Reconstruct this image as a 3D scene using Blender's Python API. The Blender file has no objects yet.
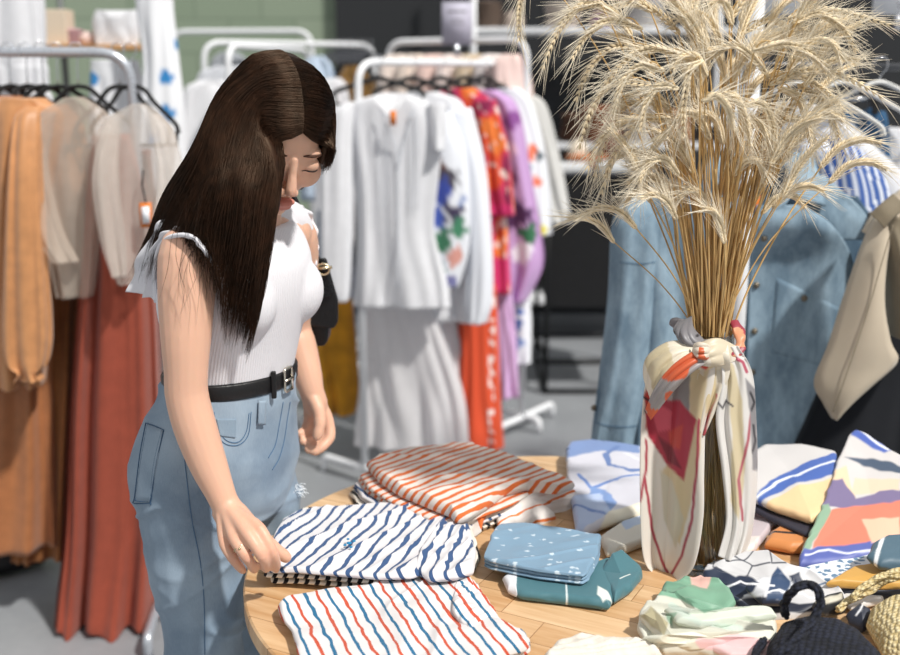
import bpy, bmesh, math, random
import numpy as np
from mathutils import Vector, Matrix
from mathutils.bvhtree import BVHTree
PI = math.pi
random.seed(7)
rng = np.random.default_rng(7)
SC = bpy.context.scene
COL = SC.collection

# ---------------------------------------------------------------- survey helpers
FPX, PIT, CH = 1100.0, math.radians(12.9), 1.54      # focal length in px, camera pitch, camera height
_c, _s = math.cos(PIT), math.sin(PIT)
def ray(px, py):
    a, b = (px - 450) / FPX, (327.5 - py) / FPX
    return np.array([a, _c + b * _s, -_s + b * _c])
def at(px, py, Y):                 # the place seen at a pixel, Y metres away
    d = ray(px, py); t = Y / d[1]
    return np.array([d[0] * t, Y, CH + d[2] * t])
def onz(px, py, Z):                # the place seen at a pixel, at height Z
    d = ray(px, py); t = (Z - CH) / d[2]
    return np.array([d[0] * t, d[1] * t, Z])

def lin(h):
    if not isinstance(h, str): return tuple(h[:3])
    h = h.lstrip('#'); o = []
    for i in (0, 2, 4):
        c = int(h[i:i+2], 16) / 255
        o.append(c / 12.92 if c <= .04045 else ((c + .055) / 1.055) ** 2.4)
    return tuple(o)

# ---------------------------------------------------------------- noise
def _hash(ix, iy, s):
    n = (ix * 374761393 + iy * 668265263 + s * 1442695041) & 0x7fffffff
    n = ((n ^ (n >> 13)) * 1274126177) & 0x7fffffff
    return ((n ^ (n >> 16)) & 0xffff) / 32767.5 - 1.0
def vn(x, y, s=0):
    x = np.asarray(x, float); y = np.asarray(y, float)
    x, y = np.broadcast_arrays(x, y)
    ix = np.floor(x).astype(np.int64); iy = np.floor(y).astype(np.int64)
    fx = x - ix; fy = y - iy
    fx = fx * fx * (3 - 2 * fx); fy = fy * fy * (3 - 2 * fy)
    a, b = _hash(ix, iy, s), _hash(ix + 1, iy, s)
    c, d = _hash(ix, iy + 1, s), _hash(ix + 1, iy + 1, s)
    return (a + (b - a) * fx) * (1 - fy) + (c + (d - c) * fx) * fy

# ---------------------------------------------------------------- materials
_M = {}
class NT:
    def __init__(s, name):
        s.m = bpy.data.materials.new(name); s.m.use_nodes = True
        s.t = s.m.node_tree; s.b = s.t.nodes['Principled BSDF']; s.n = s.t.nodes; s.l = s.t.links
    def node(s, ty, **k):
        n = s.n.new(ty)
        for a, v in k.items(): setattr(n, a, v)
        return n
    def math(s, op, a, b=None):
        n = s.node('ShaderNodeMath', operation=op)
        for i, v in enumerate((a, b)):
            if v is None: continue
            if isinstance(v, (int, float)): n.inputs[i].default_value = v
            else: s.l.new(v, n.inputs[i])
        return n.outputs[0]
    def mix(s, f, a, b):
        n = s.node('ShaderNodeMix', data_type='RGBA')
        for i, v in ((0, f), (6, a), (7, b)):
            if isinstance(v, (int, float)): n.inputs[i].default_value = v
            elif isinstance(v, tuple): n.inputs[i].default_value = (*v[:3], 1)
            else: s.l.new(v, n.inputs[i])
        return n.outputs[2]
    def noise(s, vec, scale, detail=3, rough=.5):
        n = s.node('ShaderNodeTexNoise'); n.inputs['Scale'].default_value = scale
        n.inputs['Detail'].default_value = detail; n.inputs['Roughness'].default_value = rough
        if vec is not None: s.l.new(vec, n.inputs['Vector'])
        return n.outputs['Fac']
    def coord(s, kind='Object', scale=None):
        o = s.node('ShaderNodeTexCoord').outputs[kind]
        if scale:
            m = s.node('ShaderNodeMapping'); m.inputs['Scale'].default_value = scale
            s.l.new(o, m.inputs['Vector']); o = m.outputs[0]
        return o
    def bump(s, h, strength=.3, dist=.002):
        n = s.node('ShaderNodeBump'); n.inputs['Strength'].default_value = strength
        n.inputs['Distance'].default_value = dist
        s.l.new(h, n.inputs['Height']); s.l.new(n.outputs[0], s.b.inputs['Normal'])
    def ramp(s, f, p0, p1):
        n = s.node('ShaderNodeMapRange'); n.inputs[1].default_value = p0; n.inputs[2].default_value = p1
        s.l.new(f, n.inputs[0]); return n.outputs[0]

def fabric(name, color, rough=.85, var=.12, vscale=30, weave=900, bump=.25, sheen=.15, alpha=1., trans=0., metal=0., spec=.3, vs=(1,1,1)):
    """matt cloth with a small uneven dye and a fine weave; trans lets light through, alpha opens the mesh"""
    if name in _M: return _M[name]
    T = NT(name); co = T.coord('Object', vs); c = lin(color)
    n1 = T.ramp(T.noise(co, vscale, 4), .3, .7)
    a = tuple(min(1, x * (1 + var)) for x in c); b = tuple(x * (1 - var) for x in c)
    T.l.new(T.mix(n1, b, a), T.b.inputs['Base Color'])
    if bump: T.bump(T.noise(co, weave, 2), bump, .001)
    T.b.inputs['Roughness'].default_value = rough
    T.b.inputs['Specular IOR Level'].default_value = spec
    T.b.inputs['Sheen Weight'].default_value = sheen
    T.b.inputs['Metallic'].default_value = metal
    if trans or alpha < 1:
        out = T.n['Material Output']; sh = T.b.outputs[0]
        if trans:
            tr = T.node('ShaderNodeBsdfTranslucent'); tr.inputs[0].default_value = (*c, 1)
            mx = T.node('ShaderNodeMixShader'); mx.inputs[0].default_value = trans
            T.l.new(sh, mx.inputs[1]); T.l.new(tr.outputs[0], mx.inputs[2]); sh = mx.outputs[0]
        if alpha < 1:
            tp = T.node('ShaderNodeBsdfTransparent')
            mx = T.node('ShaderNodeMixShader'); mx.inputs[0].default_value = alpha
            T.l.new(tp.outputs[0], mx.inputs[1]); T.l.new(sh, mx.inputs[2]); sh = mx.outputs[0]
        T.l.new(sh, out.inputs[0])
    _M[name] = T.m; return T.m

def plain(name, color, rough=.5, metal=0., spec=.5, bump=0., bscale=60, coat=0., trans=0., ior=1.45):
    if name in _M: return _M[name]
    T = NT(name); T.b.inputs['Base Color'].default_value = (*lin(color), 1)
    n = T.ramp(T.noise(T.coord(), bscale, 3), .3, .7)
    r = T.math('ADD', T.math('MULTIPLY', n, .12), max(0, rough - .06))
    T.l.new(r, T.b.inputs['Roughness'])
    T.b.inputs['Metallic'].default_value = metal; T.b.inputs['Specular IOR Level'].default_value = spec
    T.b.inputs['Coat Weight'].default_value = coat
    T.b.inputs['Transmission Weight'].default_value = trans; T.b.inputs['IOR'].default_value = ior
    if bump: T.bump(n, bump, .002)
    _M[name] = T.m; return T.m

def striped(name, base, cols, period, width, wob=.003, axis=1, rough=.85, off=0.):
    """jersey with printed stripes laid along the UV; cols repeat in turn, uv in metres"""
    if name in _M: return _M[name]
    T = NT(name); uv = T.coord('UV')
    sp = T.node('ShaderNodeSeparateXYZ'); T.l.new(uv, sp.inputs[0])
    n = T.math('SUBTRACT', T.noise(uv, 22, 2), .5)
    v = T.math('ADD', sp.outputs[axis], T.math('MULTIPLY', n, wob * 4))
    v = T.math('ADD', v, 10 + off)
    q = T.math('MULTIPLY', v, 1 / period)
    f = T.math('LESS_THAN', T.math('FRACT', q), width)
    if len(cols) == 2:
        g = T.math('LESS_THAN', T.math('FRACT', T.math('MULTIPLY', T.math('FLOOR', q), .5)), .25)
        sc = T.mix(g, lin(cols[1]), lin(cols[0]))
    else: sc = lin(cols[0])
    T.l.new(T.mix(f, lin(base), sc), T.b.inputs['Base Color'])
    T.b.inputs['Roughness'].default_value = rough; T.b.inputs['Sheen Weight'].default_value = .1
    T.b.inputs['Specular IOR Level'].default_value = .25
    T.bump(T.noise(uv, 700, 2), .25, .001)
    _M[name] = T.m; return T.m

def printed(name, rough=.6, sheen=.2, bump=.15, trans=0., spec=.4, weave=800):
    """cloth whose print is carried by the colour attribute Print"""
    if name in _M: return _M[name]
    T = NT(name); a = T.node('ShaderNodeAttribute', attribute_name='Print')
    T.l.new(a.outputs['Color'], T.b.inputs['Base Color'])
    T.b.inputs['Roughness'].default_value = rough; T.b.inputs['Sheen Weight'].default_value = sheen
    T.b.inputs['Specular IOR Level'].default_value = spec
    if bump: T.bump(T.noise(T.coord(), weave, 2), bump, .001)
    if trans:
        tr = T.node('ShaderNodeBsdfTranslucent'); T.l.new(a.outputs['Color'], tr.inputs[0])
        mx = T.node('ShaderNodeMixShader'); mx.inputs[0].default_value = trans
        T.l.new(T.b.outputs[0], mx.inputs[1]); T.l.new(tr.outputs[0], mx.inputs[2])
        T.l.new(mx.outputs[0], T.n['Material Output'].inputs[0])
    _M[name] = T.m; return T.m

# ---------------------------------------------------------------- objects
def mesh(name, V, Fc, m=None, parent=None, uv=None, col=None, smooth=True, weld=0.):
    me = bpy.data.meshes.new(name)
    V = np.asarray(V, float)
    me.from_pydata(V.tolist(), [], [tuple(int(i) for i in f) for f in Fc])
    if uv is not None:
        ul = me.uv_layers.new(name='UV'); li = np.empty(len(me.loops), np.int32)
        me.loops.foreach_get('vertex_index', li)
        ul.data.foreach_set('uv', np.asarray(uv, np.float32)[li].ravel())
    if col is not None:
        ca = me.color_attributes.new('Print', 'FLOAT_COLOR', 'POINT')
        c4 = np.ones((len(V), 4), np.float32); c4[:, :3] = col
        ca.data.foreach_set('color', c4.ravel())
    if weld:
        bm = bmesh.new(); bm.from_mesh(me); bmesh.ops.remove_doubles(bm, verts=bm.verts, dist=weld)
        bm.to_mesh(me); bm.free()
    me.polygons.foreach_set('use_smooth', [smooth] * len(me.polygons))
    me.update()
    o = bpy.data.objects.new(name, me); COL.objects.link(o)
    if m: me.materials.append(m)
    if parent: o.parent = parent
    return o

def thing(name, label, cat, group=None, loc=(0, 0, 0)):
    o = bpy.data.objects.new(name, None); COL.objects.link(o)
    o.location = loc; o.empty_display_size = .05
    return tag(o, label, cat, group)
def tag(o, label, cat, group=None, kind=None):
    o['label'] = label; o['category'] = cat
    if group: o['group'] = group
    if kind: o['kind'] = kind
    return o
def struct(o): o['kind'] = 'structure'; return o
def adopt(o, parent):
    """parent without moving (parents stand at plain translations)"""
    o.parent = parent; o.matrix_parent_inverse = Matrix.Translation(parent.location).inverted() if parent.parent is None else Matrix.Identity(4)
    return o

class MB:
    """collects pieces of ONE part"""
    def __init__(s): s.V = []; s.F = []; s.n = 0; s.U = []
    def add(s, V, Fc, U=None):
        V = np.asarray(V, float).reshape(-1, 3)
        s.V.append(V); s.F += [tuple(int(i) + s.n for i in f) for f in Fc]; s.n += len(V)
        s.U.append(np.zeros((len(V), 2)) if U is None else np.asarray(U, float)); return s
    def box(s, c, d, rot=None):
        c = np.asarray(c, float); h = np.asarray(d, float) / 2
        P = np.array([(x, y, z) for x in (-1, 1) for y in (-1, 1) for z in (-1, 1)]) * h
        if rot is not None: P = P @ np.asarray(rot).T
        return s.add(P + c, [(0, 1, 3, 2), (4, 6, 7, 5), (0, 4, 5, 1), (2, 3, 7, 6), (0, 2, 6, 4), (1, 5, 7, 3)], (P[:, [0, 2]]))
    def tube(s, pts, r, n=10, cap=True, sq=1.):
        V, Fc = tube_geo(pts, r, n, cap); return s.add(V, Fc)
    def ball(s, c, r, n=12, m=8):
        r = np.ones(3) * r; V = []; 
        for j in range(m + 1):
            a = PI * j / m
            for i in range(n): V.append((math.sin(a) * math.cos(2 * PI * i / n), math.sin(a) * math.sin(2 * PI * i / n), math.cos(a)))
        Fc = [(j * n + i, (j + 1) * n + i, (j + 1) * n + (i + 1) % n, j * n + (i + 1) % n) for j in range(m) for i in range(n)]
        return s.add(np.array(V) * r + np.asarray(c), Fc)
    def prism(s, poly, depth, M=None):
        """poly in local xz, thickness along y; M maps to place"""
        n = len(poly); V = [(x, -depth / 2, z) for x, z in poly] + [(x, depth / 2, z) for x, z in poly]
        V = np.array(V, float)
        if M is not None: V = V @ np.asarray(M)[:3, :3].T + np.asarray(M)[:3, 3]
        return s.add(V, [tuple(range(n)), tuple(range(2 * n - 1, n - 1, -1))] + [(i, i + n, (i + 1) % n + n, (i + 1) % n) for i in range(n)])
    def obj(s, name, m=None, parent=None, smooth=True, bevel=0., weld=0.):
        o = mesh(name, np.vstack(s.V), s.F, m, parent, uv=np.vstack(s.U), smooth=smooth, weld=weld)
        if bevel:
            b = o.modifiers.new('Bevel', 'BEVEL'); b.width = bevel; b.segments = 3; b.limit_method = 'ANGLE'
            o.data.polygons.foreach_set('use_smooth', [True] * len(o.data.polygons))
            w = o.modifiers.new('WN', 'WEIGHTED_NORMAL'); w.keep_sharp = True
        return o

def smooth_path(P, n):
    """Catmull-Rom through the rows of P, n samples, any number of columns"""
    P = np.asarray(P, float); k = len(P)
    if k < 3:
        t = np.linspace(0, 1, n)[:, None]; return P[0] * (1 - t) + P[-1] * t
    Q = np.vstack([2 * P[0] - P[1], P, 2 * P[-1] - P[-2]])
    t = np.linspace(0, k - 1 - 1e-9, n); i = t.astype(int); f = (t - i)[:, None]
    a, b, c, d = Q[i], Q[i + 1], Q[i + 2], Q[i + 3]
    return .5 * (2 * b + (c - a) * f + (2 * a - 5 * b + 4 * c - d) * f ** 2 + (3 * b - a - 3 * c + d) * f ** 3)

def tube_geo(pts, r, n=10, cap=True, flat=None):
    P = np.asarray(pts, float); k = len(P); r = np.broadcast_to(np.asarray(r, float), (k,))
    T = np.gradient(P, axis=0); T /= np.linalg.norm(T, axis=1)[:, None] + 1e-12
    up = np.array([0, 0, 1.]) if abs(T[0][2]) < .9 else np.array([1., 0, 0])
    N = np.cross(T[0], up); N /= np.linalg.norm(N); V = []
    for i in range(k):
        N = N - T[i] * N.dot(T[i]); N /= np.linalg.norm(N) + 1e-12; B = np.cross(T[i], N)
        a = np.arange(n) * 2 * PI / n
        V.append(P[i] + r[i] * (np.cos(a)[:, None] * N + (flat or 1) * np.sin(a)[:, None] * B))
    V = np.vstack(V)
    Fc = [(i * n + j, i * n + (j + 1) % n, (i + 1) * n + (j + 1) % n, (i + 1) * n + j) for i in range(k - 1) for j in range(n)]
    if cap: Fc += [tuple(range(n - 1, -1, -1)), tuple(range((k - 1) * n, k * n))]
    return V, Fc

def grid_faces(nu, nv, cu=False):
    m = nu if cu else nu - 1
    return [(j * nu + i, j * nu + (i + 1) % nu, (j + 1) * nu + (i + 1) % nu, (j + 1) * nu + i) for j in range(nv - 1) for i in range(m)]

def rings(name, R, m, parent=None, capped=True, col=None, uv=None):
    """R: nv x nu x 3 closed rings -> one skin"""
    R = np.asarray(R); nv, nu = R.shape[:2]; Fc = grid_faces(nu, nv, True)
    if capped: Fc += [tuple(range(nu - 1, -1, -1)), tuple(range((nv - 1) * nu, nv * nu))]
    return mesh(name, R.reshape(-1, 3), Fc, m, parent, uv=uv, col=col)

def solid(o, t, off=0.):
    s = o.modifiers.new('Solidify', 'SOLIDIFY'); s.thickness = t; s.offset = off; return o

def remeshed(name, pieces, voxel, m=None, parent=None, smooth_it=3, factor=.5, color=None):
    """melt closed pieces (V, F) into one continuous surface"""
    mb = MB()
    for V, Fc in pieces: mb.add(V, Fc)
    o = mb.obj(name, None)
    r = o.modifiers.new('R', 'REMESH'); r.mode = 'VOXEL'; r.voxel_size = voxel; r.use_smooth_shade = True
    if smooth_it:
        s = o.modifiers.new('S', 'SMOOTH'); s.iterations = smooth_it; s.factor = factor
    dg = bpy.context.evaluated_depsgraph_get(); ev = o.evaluated_get(dg)
    me = bpy.data.meshes.new_from_object(ev); me.name = name
    o.modifiers.clear(); old = o.data; o.data = me; bpy.data.meshes.remove(old)
    me.materials.clear()
    if m: me.materials.append(m)
    me.polygons.foreach_set('use_smooth', [True] * len(me.polygons))
    if color is not None:
        V = np.empty(len(me.vertices) * 3); me.vertices.foreach_get('co', V); V = V.reshape(-1, 3)
        ca = me.color_attributes.new('Print', 'FLOAT_COLOR', 'POINT')
        c4 = np.ones((len(V), 4), np.float32); c4[:, :3] = color(V); ca.data.foreach_set('color', c4.ravel())
    if parent: o.parent = parent
    return o

def ellipsoid(c, r, M=None, n=24, m=16):
    V = []
    for j in range(m + 1):
        a = PI * (j + .0) / m
        for i in range(n): V.append((math.sin(a) * math.cos(2 * PI * i / n), math.sin(a) * math.sin(2 * PI * i / n), math.cos(a)))
    V = np.array(V) * np.asarray(r)
    if M is not None: V = V @ np.asarray(M).T
    Fc = [(j * n + i, (j + 1) * n + i, (j + 1) * n + (i + 1) % n, j * n + (i + 1) % n) for j in range(m) for i in range(n)]
    return V + np.asarray(c), Fc

def bvh_of(o):
    me = o.data; V = [v.co.copy() for v in me.vertices]
    return BVHTree.FromPolygons(V, [tuple(p.vertices) for p in me.polygons])
def on_surface(bvh, px, py, lift=.001):
    d = ray(px, py); d = d / np.linalg.norm(d)
    h, nrm, _, _ = bvh.ray_cast(Vector((0, 0, CH)), Vector(d))
    if h is None: return None
    return np.array(h) + np.array(nrm) * lift if nrm.dot(Vector(d)) < 0 else np.array(h) - np.array(nrm) * lift
def patch_on(name, bvh, poly_uv, m, parent, lift=.003, nu=14, nv=14, edge=.5):
    """a cloth patch laid on a surface: four corner pixels, bilinear"""
    a, b, c, d = [np.array(p, float) for p in poly_uv]; P = []; 
    for j in range(nv):
        for i in range(nu):
            u, v = i / (nu - 1), j / (nv - 1)
            p = (a * (1 - u) + b * u) * (1 - v) + (d * (1 - u) + c * u) * v
            q = on_surface(bvh, p[0], p[1], lift)
            if q is None: q = P[-1] if P else None
            if q is None: return None
            P.append(q)
    o = mesh(name, P, grid_faces(nu, nv), m, parent, uv=[(i / nu, j / nv) for j in range(nv) for i in range(nu)])
    return solid(o, .002, 1)
def seam_on(name, bvh, pts, m, parent, r=.0007, lift=.0006, n=40, mb=None):
    P = smooth_path(pts, n); Q = [on_surface(bvh, x, y, lift) for x, y in P]; Q = [q for q in Q if q is not None]
    if len(Q) < 3: return None
    if mb is not None: return mb.tube(Q, r, 5)
    return MB().tube(Q, r, 5).obj(name, m, parent)

# ---------------------------------------------------------------- hanging cloth
def drape(name, prof, m, parent=None, thick=.05, yaw=0., folds=6, amp=.012, seed=1, nv=60, nu=96, top=0., color=None,
          hem=.0, open_neck=None, sq=2.4, Yf=None):
    """prof rows: (px_left, px_right, py, Y) read off level by level, thick = front-to-back metres
    (number or one per row). A closed hanging tube of cloth with folds deepening downwards."""
    K = len(prof); th = np.broadcast_to(np.asarray(thick, float), (K,)); cy, sy = math.cos(yaw), math.sin(yaw)
    rows = []
    for (l, r, py, Y), t in zip(prof, th):
        A, B = at(l, py, Y), at(r, py, Y); c = (A + B) / 2
        rows.append((c[0], Y, c[2], abs(B[0] - A[0]) / 2 / max(.35, cy), t / 2))
    R = smooth_path(rows, nv); a = np.arange(nu) * 2 * PI / nu; out = []; uvs = []
    ca, sa = np.cos(a), np.sin(a)
    ex = np.sign(ca) * np.abs(ca) ** (2 / sq); ey = np.sign(sa) * np.abs(sa) ** (2 / sq)
    L = 0.
    for j, (cx, Y, z, w, t) in enumerate(R):
        v = j / (nv - 1); g = amp * (.15 + .85 * v) * min(1, v * 4 + .2)
        ph = a * folds + 2.2 * vn(a * 1.3 + seed, v * 1.5, seed) + seed
        f = (2 * np.abs(np.sin(ph * .5)) - 1) * .75 + .5 * np.sin(a * folds * 1.7 + 3 * vn(a, v * 2 + 7, seed + 3)) + .5 * vn(a * 3 + 5, v * 3, seed + 9)
        f = f * (.5 + .5 * np.abs(sa))
        x = ex * w * (1 + .25 * g * np.cos(a) / max(w, .02)); y = ey * t + g * f * np.sign(np.sin(a) + 1e-9) * np.minimum(1, np.abs(sa) * 3)
        zz = z + (hem * v ** 6 * np.sin(a * folds + seed))
        if open_neck and j < nv * .25:            # front neckline dips
            dx = np.abs(ex * w) / open_neck[0]; k = np.clip(1 - dx, 0, 1) * (ey < 0) * open_neck[1] * (1 - j / (nv * .25))
            zz = zz - k
        out.append(np.stack([cx + x * cy - y * sy, Y + x * sy + y * cy, zz + 0 * x], 1))
        if j: L += np.linalg.norm(R[j][:3] - R[j - 1][:3])
        uvs.append(np.stack([ex * w, np.full(nu, L)], 1) if False else np.stack([a / (2 * PI), np.full(nu, L)], 1))
    V = np.array(out); U = np.vstack(uvs); cc = None
    if color is not None: cc = color(U[:, 0], U[:, 1] / L, V.reshape(-1, 3))
    o = rings(name, V, m, parent, capped=top == 0, uv=U, col=cc)
    return o

def rack_tube(pts, r=.0125, bend=.07, n=8):
    """polyline with rounded corners"""
    P = [np.asarray(p, float) for p in pts]; out = [P[0]]
    for i in range(1, len(P) - 1):
        a = P[i - 1] - P[i]; b = P[i + 1] - P[i]; la, lb = np.linalg.norm(a), np.linalg.norm(b)
        d = min(bend, la * .45, lb * .45); A = P[i] + a / la * d; B = P[i] + b / lb * d
        for k in range(n + 1):
            t = k / n; out.append(A * (1 - t) ** 2 + P[i] * 2 * t * (1 - t) + B * t ** 2)
    out.append(P[-1]); return out

def hanger(label, c, yaw, m, metal, half=.21, drop=.09, group=None, bar=True, neck=.035, r=.0085, tilt=0., cat='clothes hanger'):
    """clothes hanger: hook over the rail, sloping shoulders, trouser bar; c = rail point"""
    c = np.asarray(c, float); t = thing('clothes_hanger', label, cat, group, loc=tuple(c))
    ax = np.array([math.cos(yaw), math.sin(yaw), 0])
    hp = [(-.018, .004), (-.012, .02), (.004, .024), (.016, .014), (.014, -.004), (.002, -.02), (0, -neck)]
    pts = smooth_path([ax * x + np.array([0, 0, z]) for x, z in hp], 24)
    mb = MB(); mb.tube(pts, .0018, 6); mb.obj('hook', metal, t)
    n0 = neck
    sh = [(-half, -n0 - .025 - drop), (-half * .92, -n0 - .015 - drop * .82), (-half * .5, -n0 - .010 - drop * .35), (-.03, -n0 - .008), (0, -n0), (.03, -n0 - .008), (half * .5, -n0 - .010 - drop * .35), (half * .92, -n0 - .015 - drop * .82), (half, -n0 - .025 - drop)]
    P = smooth_path([ax * x + np.array([0, 0, z]) for x, z in sh], 40)
    mb = MB(); V, Fc = tube_geo(P, r, 8, True, .6); mb.add(V, Fc); mb.obj('arm', m, t)
    if bar:
        q = [ax * x + np.array([0, 0, z]) for x, z in ((-half * .96, -n0 - .015 - drop), (-half * .93, -n0 - .05 - drop), (-half * .8, -n0 - .055 - drop), (half * .8, -n0 - .055 - drop), (half * .93, -n0 - .05 - drop), (half * .96, -n0 - .015 - drop))]
        mb = MB(); mb.tube(smooth_path(q, 30), .0045, 8); mb.obj('bar', m, t)
    return t

def limb_(rows, k=24, n=16):
    P = smooth_path([(*p, r) for p, r in rows], k); return tube_geo(P[:, :3], P[:, 3], n)
# ================================================================ the shop itself
def floor_mat():
    T = NT('polished_concrete'); co = T.coord('Object')
    f = T.math('ADD', T.math('MULTIPLY', T.ramp(T.noise(co, 1.6, 5, .6), .3, .7), .7), T.math('MULTIPLY', T.noise(co, 30, 4), .3))
    T.l.new(T.mix(f, lin('#75787c'), lin('#9b9ea2')), T.b.inputs['Base Color'])
    T.b.inputs['Roughness'].default_value = .42; T.bump(T.noise(co, 60, 3), .08, .002); return T.m
struct(MB().box((.5, 4.2, -.03), (11, 11, .06)).obj('floor', floor_mat(), smooth=False))
def block_mat():
    T = NT('painted_blockwork'); co = T.coord('Object'); m = T.node('ShaderNodeMapping'); m.inputs['Rotation'].default_value = (PI / 2, 0, 0)
    T.l.new(co, m.inputs[0]); b = T.node('ShaderNodeTexBrick'); T.l.new(m.outputs[0], b.inputs[0])
    b.inputs['Color1'].default_value = (*lin('#82917c'), 1); b.inputs['Color2'].default_value = (*lin('#8b9884'), 1); b.inputs['Mortar'].default_value = (*lin('#74826f'), 1)
    b.inputs['Scale'].default_value = 1; b.inputs['Brick Width'].default_value = .42; b.inputs['Row Height'].default_value = .21; b.inputs['Mortar Size'].default_value = .006
    T.l.new(b.outputs[0], T.b.inputs['Base Color']); T.b.inputs['Roughness'].default_value = .7; return T.m
YB = 7.2
xs = at(337, 30, YB)[0]
struct(MB().box(((xs - 4.6) / 2, YB + .06, 1.5), (xs + 4.6, .12, 3.0)).obj('wall_back', block_mat(), smooth=False))
struct(MB().box(((xs + 6) / 2, YB + .02, 1.5), (6 - xs, .20, 3.0)).obj('wall_right', plain('charcoal_wall', '#26282b', .8), smooth=False))
white_paint = plain('white_powder_coat', '#e9ebee', .35)
steel_tube = plain('satin_steel', '#c3c8d0', .3, .6)
black_velvet = fabric('black_velvet', '#0e0e11', .8, .1, sheen=.3)
chrome = plain('chrome', '#d8dade', .15, 1.)
black_metal = plain('black_metal', '#131416', .45, spec=.4)
wood_pale = plain('pale_wood', '#c99a6a', .55)

# ---- black cabinet with an open base, middle distance
def cabinet():
    x0, x1 = at(545, 300, 5.35)[0], at(640, 300, 5.35)[0]; Y0, Y1 = 5.25, 5.85
    t = thing('display_cabinet', 'black display cabinet on a thin open black frame between the racks', 'cabinet')
    zt = at(590, 176, 5.25)[2]; zb = at(600, 308, 5.25)[2]; x1 = .95
    MB().box(((x0 + x1) / 2, (Y0 + Y1) / 2, (zt + zb) / 2), (x1 - x0 - .02, Y1 - Y0 - .02, zt - zb)).obj('body', plain('black_board', '#0b0c0f', .7), t, bevel=.004)
    MB().box(((x0 + x1) / 2, (Y0 + Y1) / 2, zt + .008), (x1 - x0 + .02, Y1 - Y0 + .02, .016)).obj('worktop', plain('dark_top', '#3c3d41', .5), t, bevel=.003)
    for x in (x0, x1):
        for y in (Y0, Y1): MB().box((x, y, zt / 2), (.022, .022, zt)).obj('leg', black_metal, t)
    for z in (.012, .16):
        for y in (Y0, Y1): MB().box(((x0 + x1) / 2, y, z), (x1 - x0, .018, .018)).obj('rail', black_metal, t)
        for x in (x0, x1): MB().box((x, (Y0 + Y1) / 2, z), (.018, Y1 - Y0, .018)).obj('rail', black_metal, t)
    return x0, x1, Y0, Y1, zt + .0165
cx0, cx1, cY0, cY1, cz = cabinet()
def onto(px, Y): return at(px, 150, Y)[0]
def goods(name, label, cat, px, Y, dims, color, kind='box', rot=0., z=None, group=None):
    z = cz if z is None else z; x = onto(px, Y); w, d, h = dims; m = plain('g' + color, color, .6)
    if kind == 'box':
        R = np.array([[math.cos(rot), -math.sin(rot), 0], [math.sin(rot), math.cos(rot), 0], [0, 0, 1]])
        o = MB().box((x, Y, z + h / 2), dims, R).obj(name, m, None, bevel=.004)
    elif kind == 'pile':
        mb = MB(); n = max(2, int(h / .018))
        for i in range(n): V, Fc = ellipsoid((x + random.gauss(0, .004), Y, z + h * (i + .5) / n), (w / 2 * 1.15, d / 2 * 1.15, h / n * .62), None, 24, 8); mb.add(V, Fc)
        o = mb.obj(name, m)
    elif kind == 'jar':
        P = [(.8, 0), (1, .02), (1, .6), (.85, .8), (.45, .88), (.45, 1.), (.38, 1.)]; nn = 24; V = []
        for r, t in P: V += [(x + w / 2 * r * math.cos(2 * PI * i / nn), Y + w / 2 * r * math.sin(2 * PI * i / nn), z + h * t) for i in range(nn)]
        o = mesh(name, V, grid_faces(nn, len(P), True) + [tuple(range(nn - 1, -1, -1)), tuple(range((len(P) - 1) * nn, len(P) * nn))], m)
    tag(o, label, cat, group); return o
goods('gift_box', 'long flat white box lying on the black cabinet', 'box', 568, 5.36, (.20, .16, .035), '#e6e8ea')
goods('gift_box', 'wide flat white box on the black cabinet behind the wheat stems', 'box', 625, 5.38, (.26, .18, .04), '#dfe2e4')
goods('folded_cloth', 'orange-brown folded cloth on the black cabinet', 'folded cloth', 588, 5.58, (.20, .14, .06), '#c97b48', 'pile')
goods('ceramic_pot', 'brown ceramic pot on the black cabinet behind the boxes', 'pot', 610, 5.62, (.11, .11, .17), '#6d4a3c', 'jar')
goods('ceramic_pot', 'cream ceramic pot on the black cabinet left of the brown pot', 'pot', 578, 5.70, (.10, .10, .13), '#e9ddcb', 'jar')

# ---- tall white shelving against the charcoal wall
def shelving(name, label, x0, x1, Y0, Y1, zs, zt, m, board=None):
    t = thing(name, label, 'shelving')
    for x in (x0, x1):
        for y in (Y0, Y1): MB().box((x, y, zt / 2), (.025, .025, zt)).obj('post', m, t)
    for z in zs: MB().box(((x0 + x1) / 2, (Y0 + Y1) / 2, z), (x1 - x0, Y1 - Y0, .028)).obj('shelf', board or m, t, bevel=.003)
    return t
YS = 6.3
sx0, sx1 = at(474, 40, YS)[0], at(740, 40, YS)[0]
zsh = at(600, 30, YS)[2]
shelving('shelving_unit', 'white shelving unit behind the wheat along the charcoal wall', sx0, sx1, YS, YS + .5, [.25, .75, 1.15, zsh, zsh + .42], zsh + .75, white_paint)
sdark = plain('shadow_board', '#3b3029', .8)
for i, (px, w, h, c, lab) in enumerate([(486, .16, .15, '#7c6a5e', 'taupe'), (512, .12, .11, '#b9aa9f', 'beige'), (560, .18, .14, '#cfc4bb', 'cream'), (598, .14, .12, '#8b6d7d', 'mauve'), (640, .2, .16, '#d9d6d4', 'pale grey'), (690, .16, .13, '#5d5550', 'dark grey-brown')]):
    goods('storage_basket', lab + ' storage basket on the upper board of the white shelving', 'basket', px, YS + .2, (w, .2, h), c, 'jar' if i % 2 else 'pile', z=zsh + .0145)
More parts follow.
